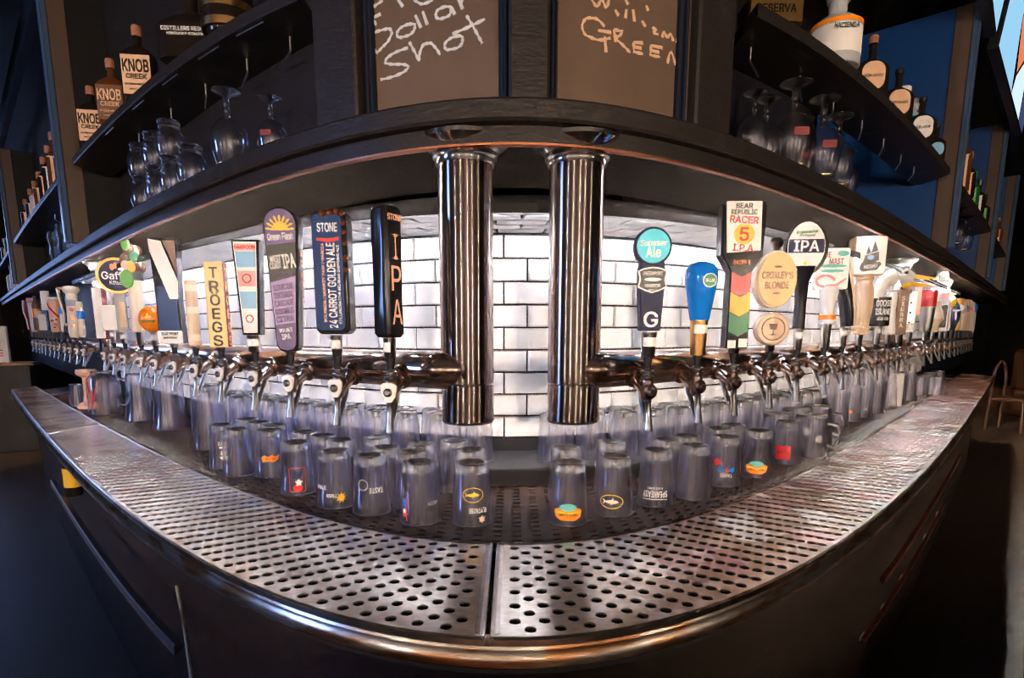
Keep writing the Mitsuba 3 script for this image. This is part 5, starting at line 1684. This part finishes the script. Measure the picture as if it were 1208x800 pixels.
for side in (-1, 1):
    sn = 'left' if side < 0 else 'right'
    for row in range(6):
        X0, X1 = (-1.16, -.03) if side < 0 else (.10, 1.16)
        d = .215 + .088 * row
        for X in arcs('inner', X0, X1, .108, .0 if row % 2 else .054):
            p, t_, n_ = frame('inner', X)
            q = p - n_ * d
            if (side < 0 and q[0] > -.05) or (side > 0 and q[0] < .115) or q[1] > Y('wall', q[0]) - .30 - .052 * math.hypot(1, 1.1 * q[0] / math.hypot(q[0], .9)):
                continue
            q[:2] += RNG.normal(0, .003, 2)
            if all(np.hypot(*(q - s)[:2]) > .1005 for s in spots):
                spots.append(q)
                pint_glass(f'clear pint glass, {ROWNAME[row]} row behind the printed front glasses, {sn} of the gap', q[0], q[1], RNG.uniform(0, 360), f'plain pint glasses {sn} of the gap, row {row + 2}')
STEP = -.4095
for side in (-1, 1):
    sn = 'left' if side < 0 else 'right'
    for row in (0, 1):
        for X in arcs('wall', *((-1.26, -.045) if side < 0 else (.11, 1.28)), .107, .05 if row else .0):
            p, t_, n_ = frame('wall', X)
            q = p + n_ * (.162 - .098 * row)
            if (side < 0 and q[0] > -.06) or (side > 0 and q[0] < .12):
                continue
            q[:2] += RNG.normal(0, .002, 2)
            if q[1] < Y('wall', q[0]) - .24:
                continue
            if all(np.hypot(*(q - s_)[:2]) > .0985 for s_ in spots):
                spots.append(q)
                pint_glass(f"clear pint glass on the step under the tap rail, {'back' if row else 'front'} row, {sn} of gap", q[0], q[1], RNG.uniform(0, 360), f"pint glasses on the step, {'back' if row else 'front'} row {sn}", STEP)
print('glasses', len(spots), 'tiles', len(tiles), len(stiles))


def ware(name, label, x, y, prof_wall, prof_base, s=1.0, deg=0.0, extra=(), group=None, wall='glass_thin'):
    t = thing(name, label, 'glass', group)
    M = at(x, y, -.4615, deg)
    M[:3, :3] *= s
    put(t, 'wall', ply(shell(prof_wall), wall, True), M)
    put(t, 'thick_base', ply(closed(prof_base), 'glass', 40), M)
    for nm, m, b in extra:
        put(t, nm, ply(m, b, 40), M)
    return t


PW, PB = [(.062, .002), (.056, .06), (.050, .17), (.046, .215)], [(0, .214), (.040, .213), (.046, .216), (.045, .222), (.030, .223), (0, .219)]
handle = tube([[.052, 0, .17], [.085, 0, .165], [.095, 0, .13], [.092, 0, .075], [.080, 0, .05], [.056, 0, .055]], .007, 10)
# on the left arm: plastic pitchers and a mug
ware('pitcher', 'wide clear pitcher upside down, left of the pint glasses', -1.66, 2.86, [(.085, .002), (.075, .03), (.066, .12), (.060, .25)], [(0, .249), (.052, .248), (.060, .251), (.058, .258), (.04, .258), (0, .254)], 1.0)
ware('pitcher', 'clear pitcher upside down between the red marked mug and the wide pitcher', -1.98, 3.14, [(.075, .002), (.066, .05), (.058, .16), (.055, .24)], [(0, .239), (.048, .238), (.055, .241), (.053, .247), (.036, .247), (0, .243)], 1.0)
ware('pitcher', 'tall clear pitcher upside down at the left end of the pint glasses', -1.22, 2.36, [(.068, .002), (.064, .06), (.058, .18), (.056, .25)], [(0, .249), (.048, .248), (.056, .251), (.054, .257), (.036, .257), (0, .253)], 1.0)
mug_red = [('handle', rot(tube([[.07, 0, .20], [.115, 0, .195], [.13, 0, .15], [.125, 0, .08], [.10, 0, .05], [.078, 0, .055]], .009, 10), 20, [0, 0, 1]), 'glass')]
v_mark = shapely.union_all([sg.Polygon([(-.045, .06), (-.03, .062), (.004, -.03), (.010, -.075), (-.008, -.078), (-.012, -.03)]), sg.Polygon([(.050, .075), (.030, .055), (.010, .0), (.004, -.05), (.016, -.04), (.024, .02)])])
mug_red.append(('red_mark', bent(dense(v_mark), .13, prof=((0, .085), (.25, .078)), dx=0), 'red'))
ware('mug', 'large clear mug with a red curved mark and a handle, at the left end', -2.33, 3.38, [(.085, .002), (.084, .10), (.080, .20), (.060, .235)], [(0, .234), (.050, .232), (.060, .236), (.056, .244), (.036, .245), (0, .240)], 1.0, -8, mug_red)
t = thing('bottle_stand', 'small orange spool shaped stand beside the red marked mug', 'stand')
put(t, 'spool', ply(lathe([(0, 0), (.060, 0), (.062, .012), (.050, .03), (.026, .045), (.022, .12), (.024, .19), (.050, .205), (.056, .22), (.052, .238), (0, .24)], 24), 'peach'), at(-2.60, 3.63, -.4615))
for x, y, s, lab in ((-2.78, 3.78, 1.0, 'small clear tumbler behind the orange stand'), (-2.48, 3.68, 1.1, 'small clear tumbler hidden behind the red marked mug')):
    ware('tumbler', lab, x, y, [(.045, .002), (.042, .06), (.038, .13)], [(0, .129), (.030, .128), (.038, .131), (.036, .137), (.024, .137), (0, .134)], s)
# on the right arm: a handled mug, then tall glasses
seal = [('handle', handle.copy(), 'glass')]
for dx, z in ((-.012, .055), (.030, .030)):
    seal.append(('seal_print', bent(dense(ellipse(.013, .013).difference(ellipse(.009, .009))), z + .04, prof=((0, .062), (.06, .056), (.17, .050), (.22, .046)), dx=dx), 'white'))
    seal.append(('seal_centre', bent(dense(star(.007, .004, 6)), z + .04, prof=((0, .062), (.06, .056), (.17, .050), (.22, .046)), dx=dx), 'white'))
MW, MB = [(.062, .002), (.060, .05), (.056, .12), (.054, .145)], [(0, .144), (.046, .142), (.055, .146), (.053, .156), (.036, .157), (0, .150)]
h2 = tube([[.054, 0, .125], [.088, 0, .120], [.098, 0, .095], [.094, 0, .055], [.080, 0, .035], [.058, 0, .040]], .007, 10)
seal[0] = ('handle', h2, 'glass')
ware('mug', 'clear mug with two white round seals and a handle, right of the red square glass', 1.135, 2.225, MW, MB, 1.0, -25, seal)
for x, y, lab in ((1.02, 2.255, 'clear handled mug behind the red square glass'), (1.16, 2.40, 'clear handled mug behind the mug with the white seals'), (1.02, 2.40, 'clear handled mug in the back near the wall'), (1.30, 2.50, 'clear handled mug at the right of the mugs')):
    ware('mug', lab, x, y, MW, MB, 1.0, -25, [('handle', h2, 'glass')])
TW, TB = [(.050, .002), (.045, .08), (.036, .19), (.034, .225)], [(0, .224), (.026, .223), (.034, .226), (.033, .238), (.022, .239), (0, .233)]
tall = [(1.62, 2.93), (1.78, 3.10), (1.93, 3.25), (2.10, 3.42), (1.72, 3.14), (1.88, 3.31), (2.04, 3.50), (2.30, 3.62), (2.22, 3.70), (2.50, 3.84), (2.70, 4.04)]
words = ['first', 'second', 'third', 'fourth', 'first', 'second', 'third', 'fifth', 'fourth', 'sixth', 'seventh']
for k, (x, y) in enumerate(tall):
    row = 'front' if k in (0, 1, 2, 3, 7, 9, 10) else 'back'
    ex = []
    if k == 1:
        ex = [('orange_print', bent(dense(star(.012, .007, 6)), .05, prof=((0, .050), (.08, .045), (.225, .034))), 'orange')]
    if k == 2:
        ex = [('green_print', bent(dense(star(.010, .005, 5)), .16, prof=((0, .050), (.08, .045), (.225, .034))), 'green'), ('lettering', bent(text('HALF ACRE', .010, .0006, True, .05), .045, prof=((0, .050), (.08, .045), (.225, .034))), 'white')]
    ware('tall_glass', f'tall clear upturned glass, {words[k]} of the {row} row on the right arm', x, y, TW, TB, 1.08, math.degrees(math.atan2(-x, y)), ex)
t = ware('tall_glass', 'frosted white cylinder glass at the end of the tall glasses', 2.42, 3.74, [(.040, .002), (.040, .20)], [(0, .199), (.034, .198), (.040, .201), (.038, .208), (0, .206)], 1.05, wall='white')
for k, (x, y) in enumerate(((3.0, 4.38), (3.14, 4.55), (3.3, 4.70), (3.42, 4.86), (3.6, 5.02), (3.16, 4.42))):
    ware('tumbler', 'small clear tumbler in the cluster at the far right end of the mat', x, y, [(.050, .002), (.046, .06), (.040, .12)], [(0, .119), (.030, .118), (.040, .121), (.038, .127), (.024, .127), (0, .124)], 1.1, group='tumblers at the far right end')
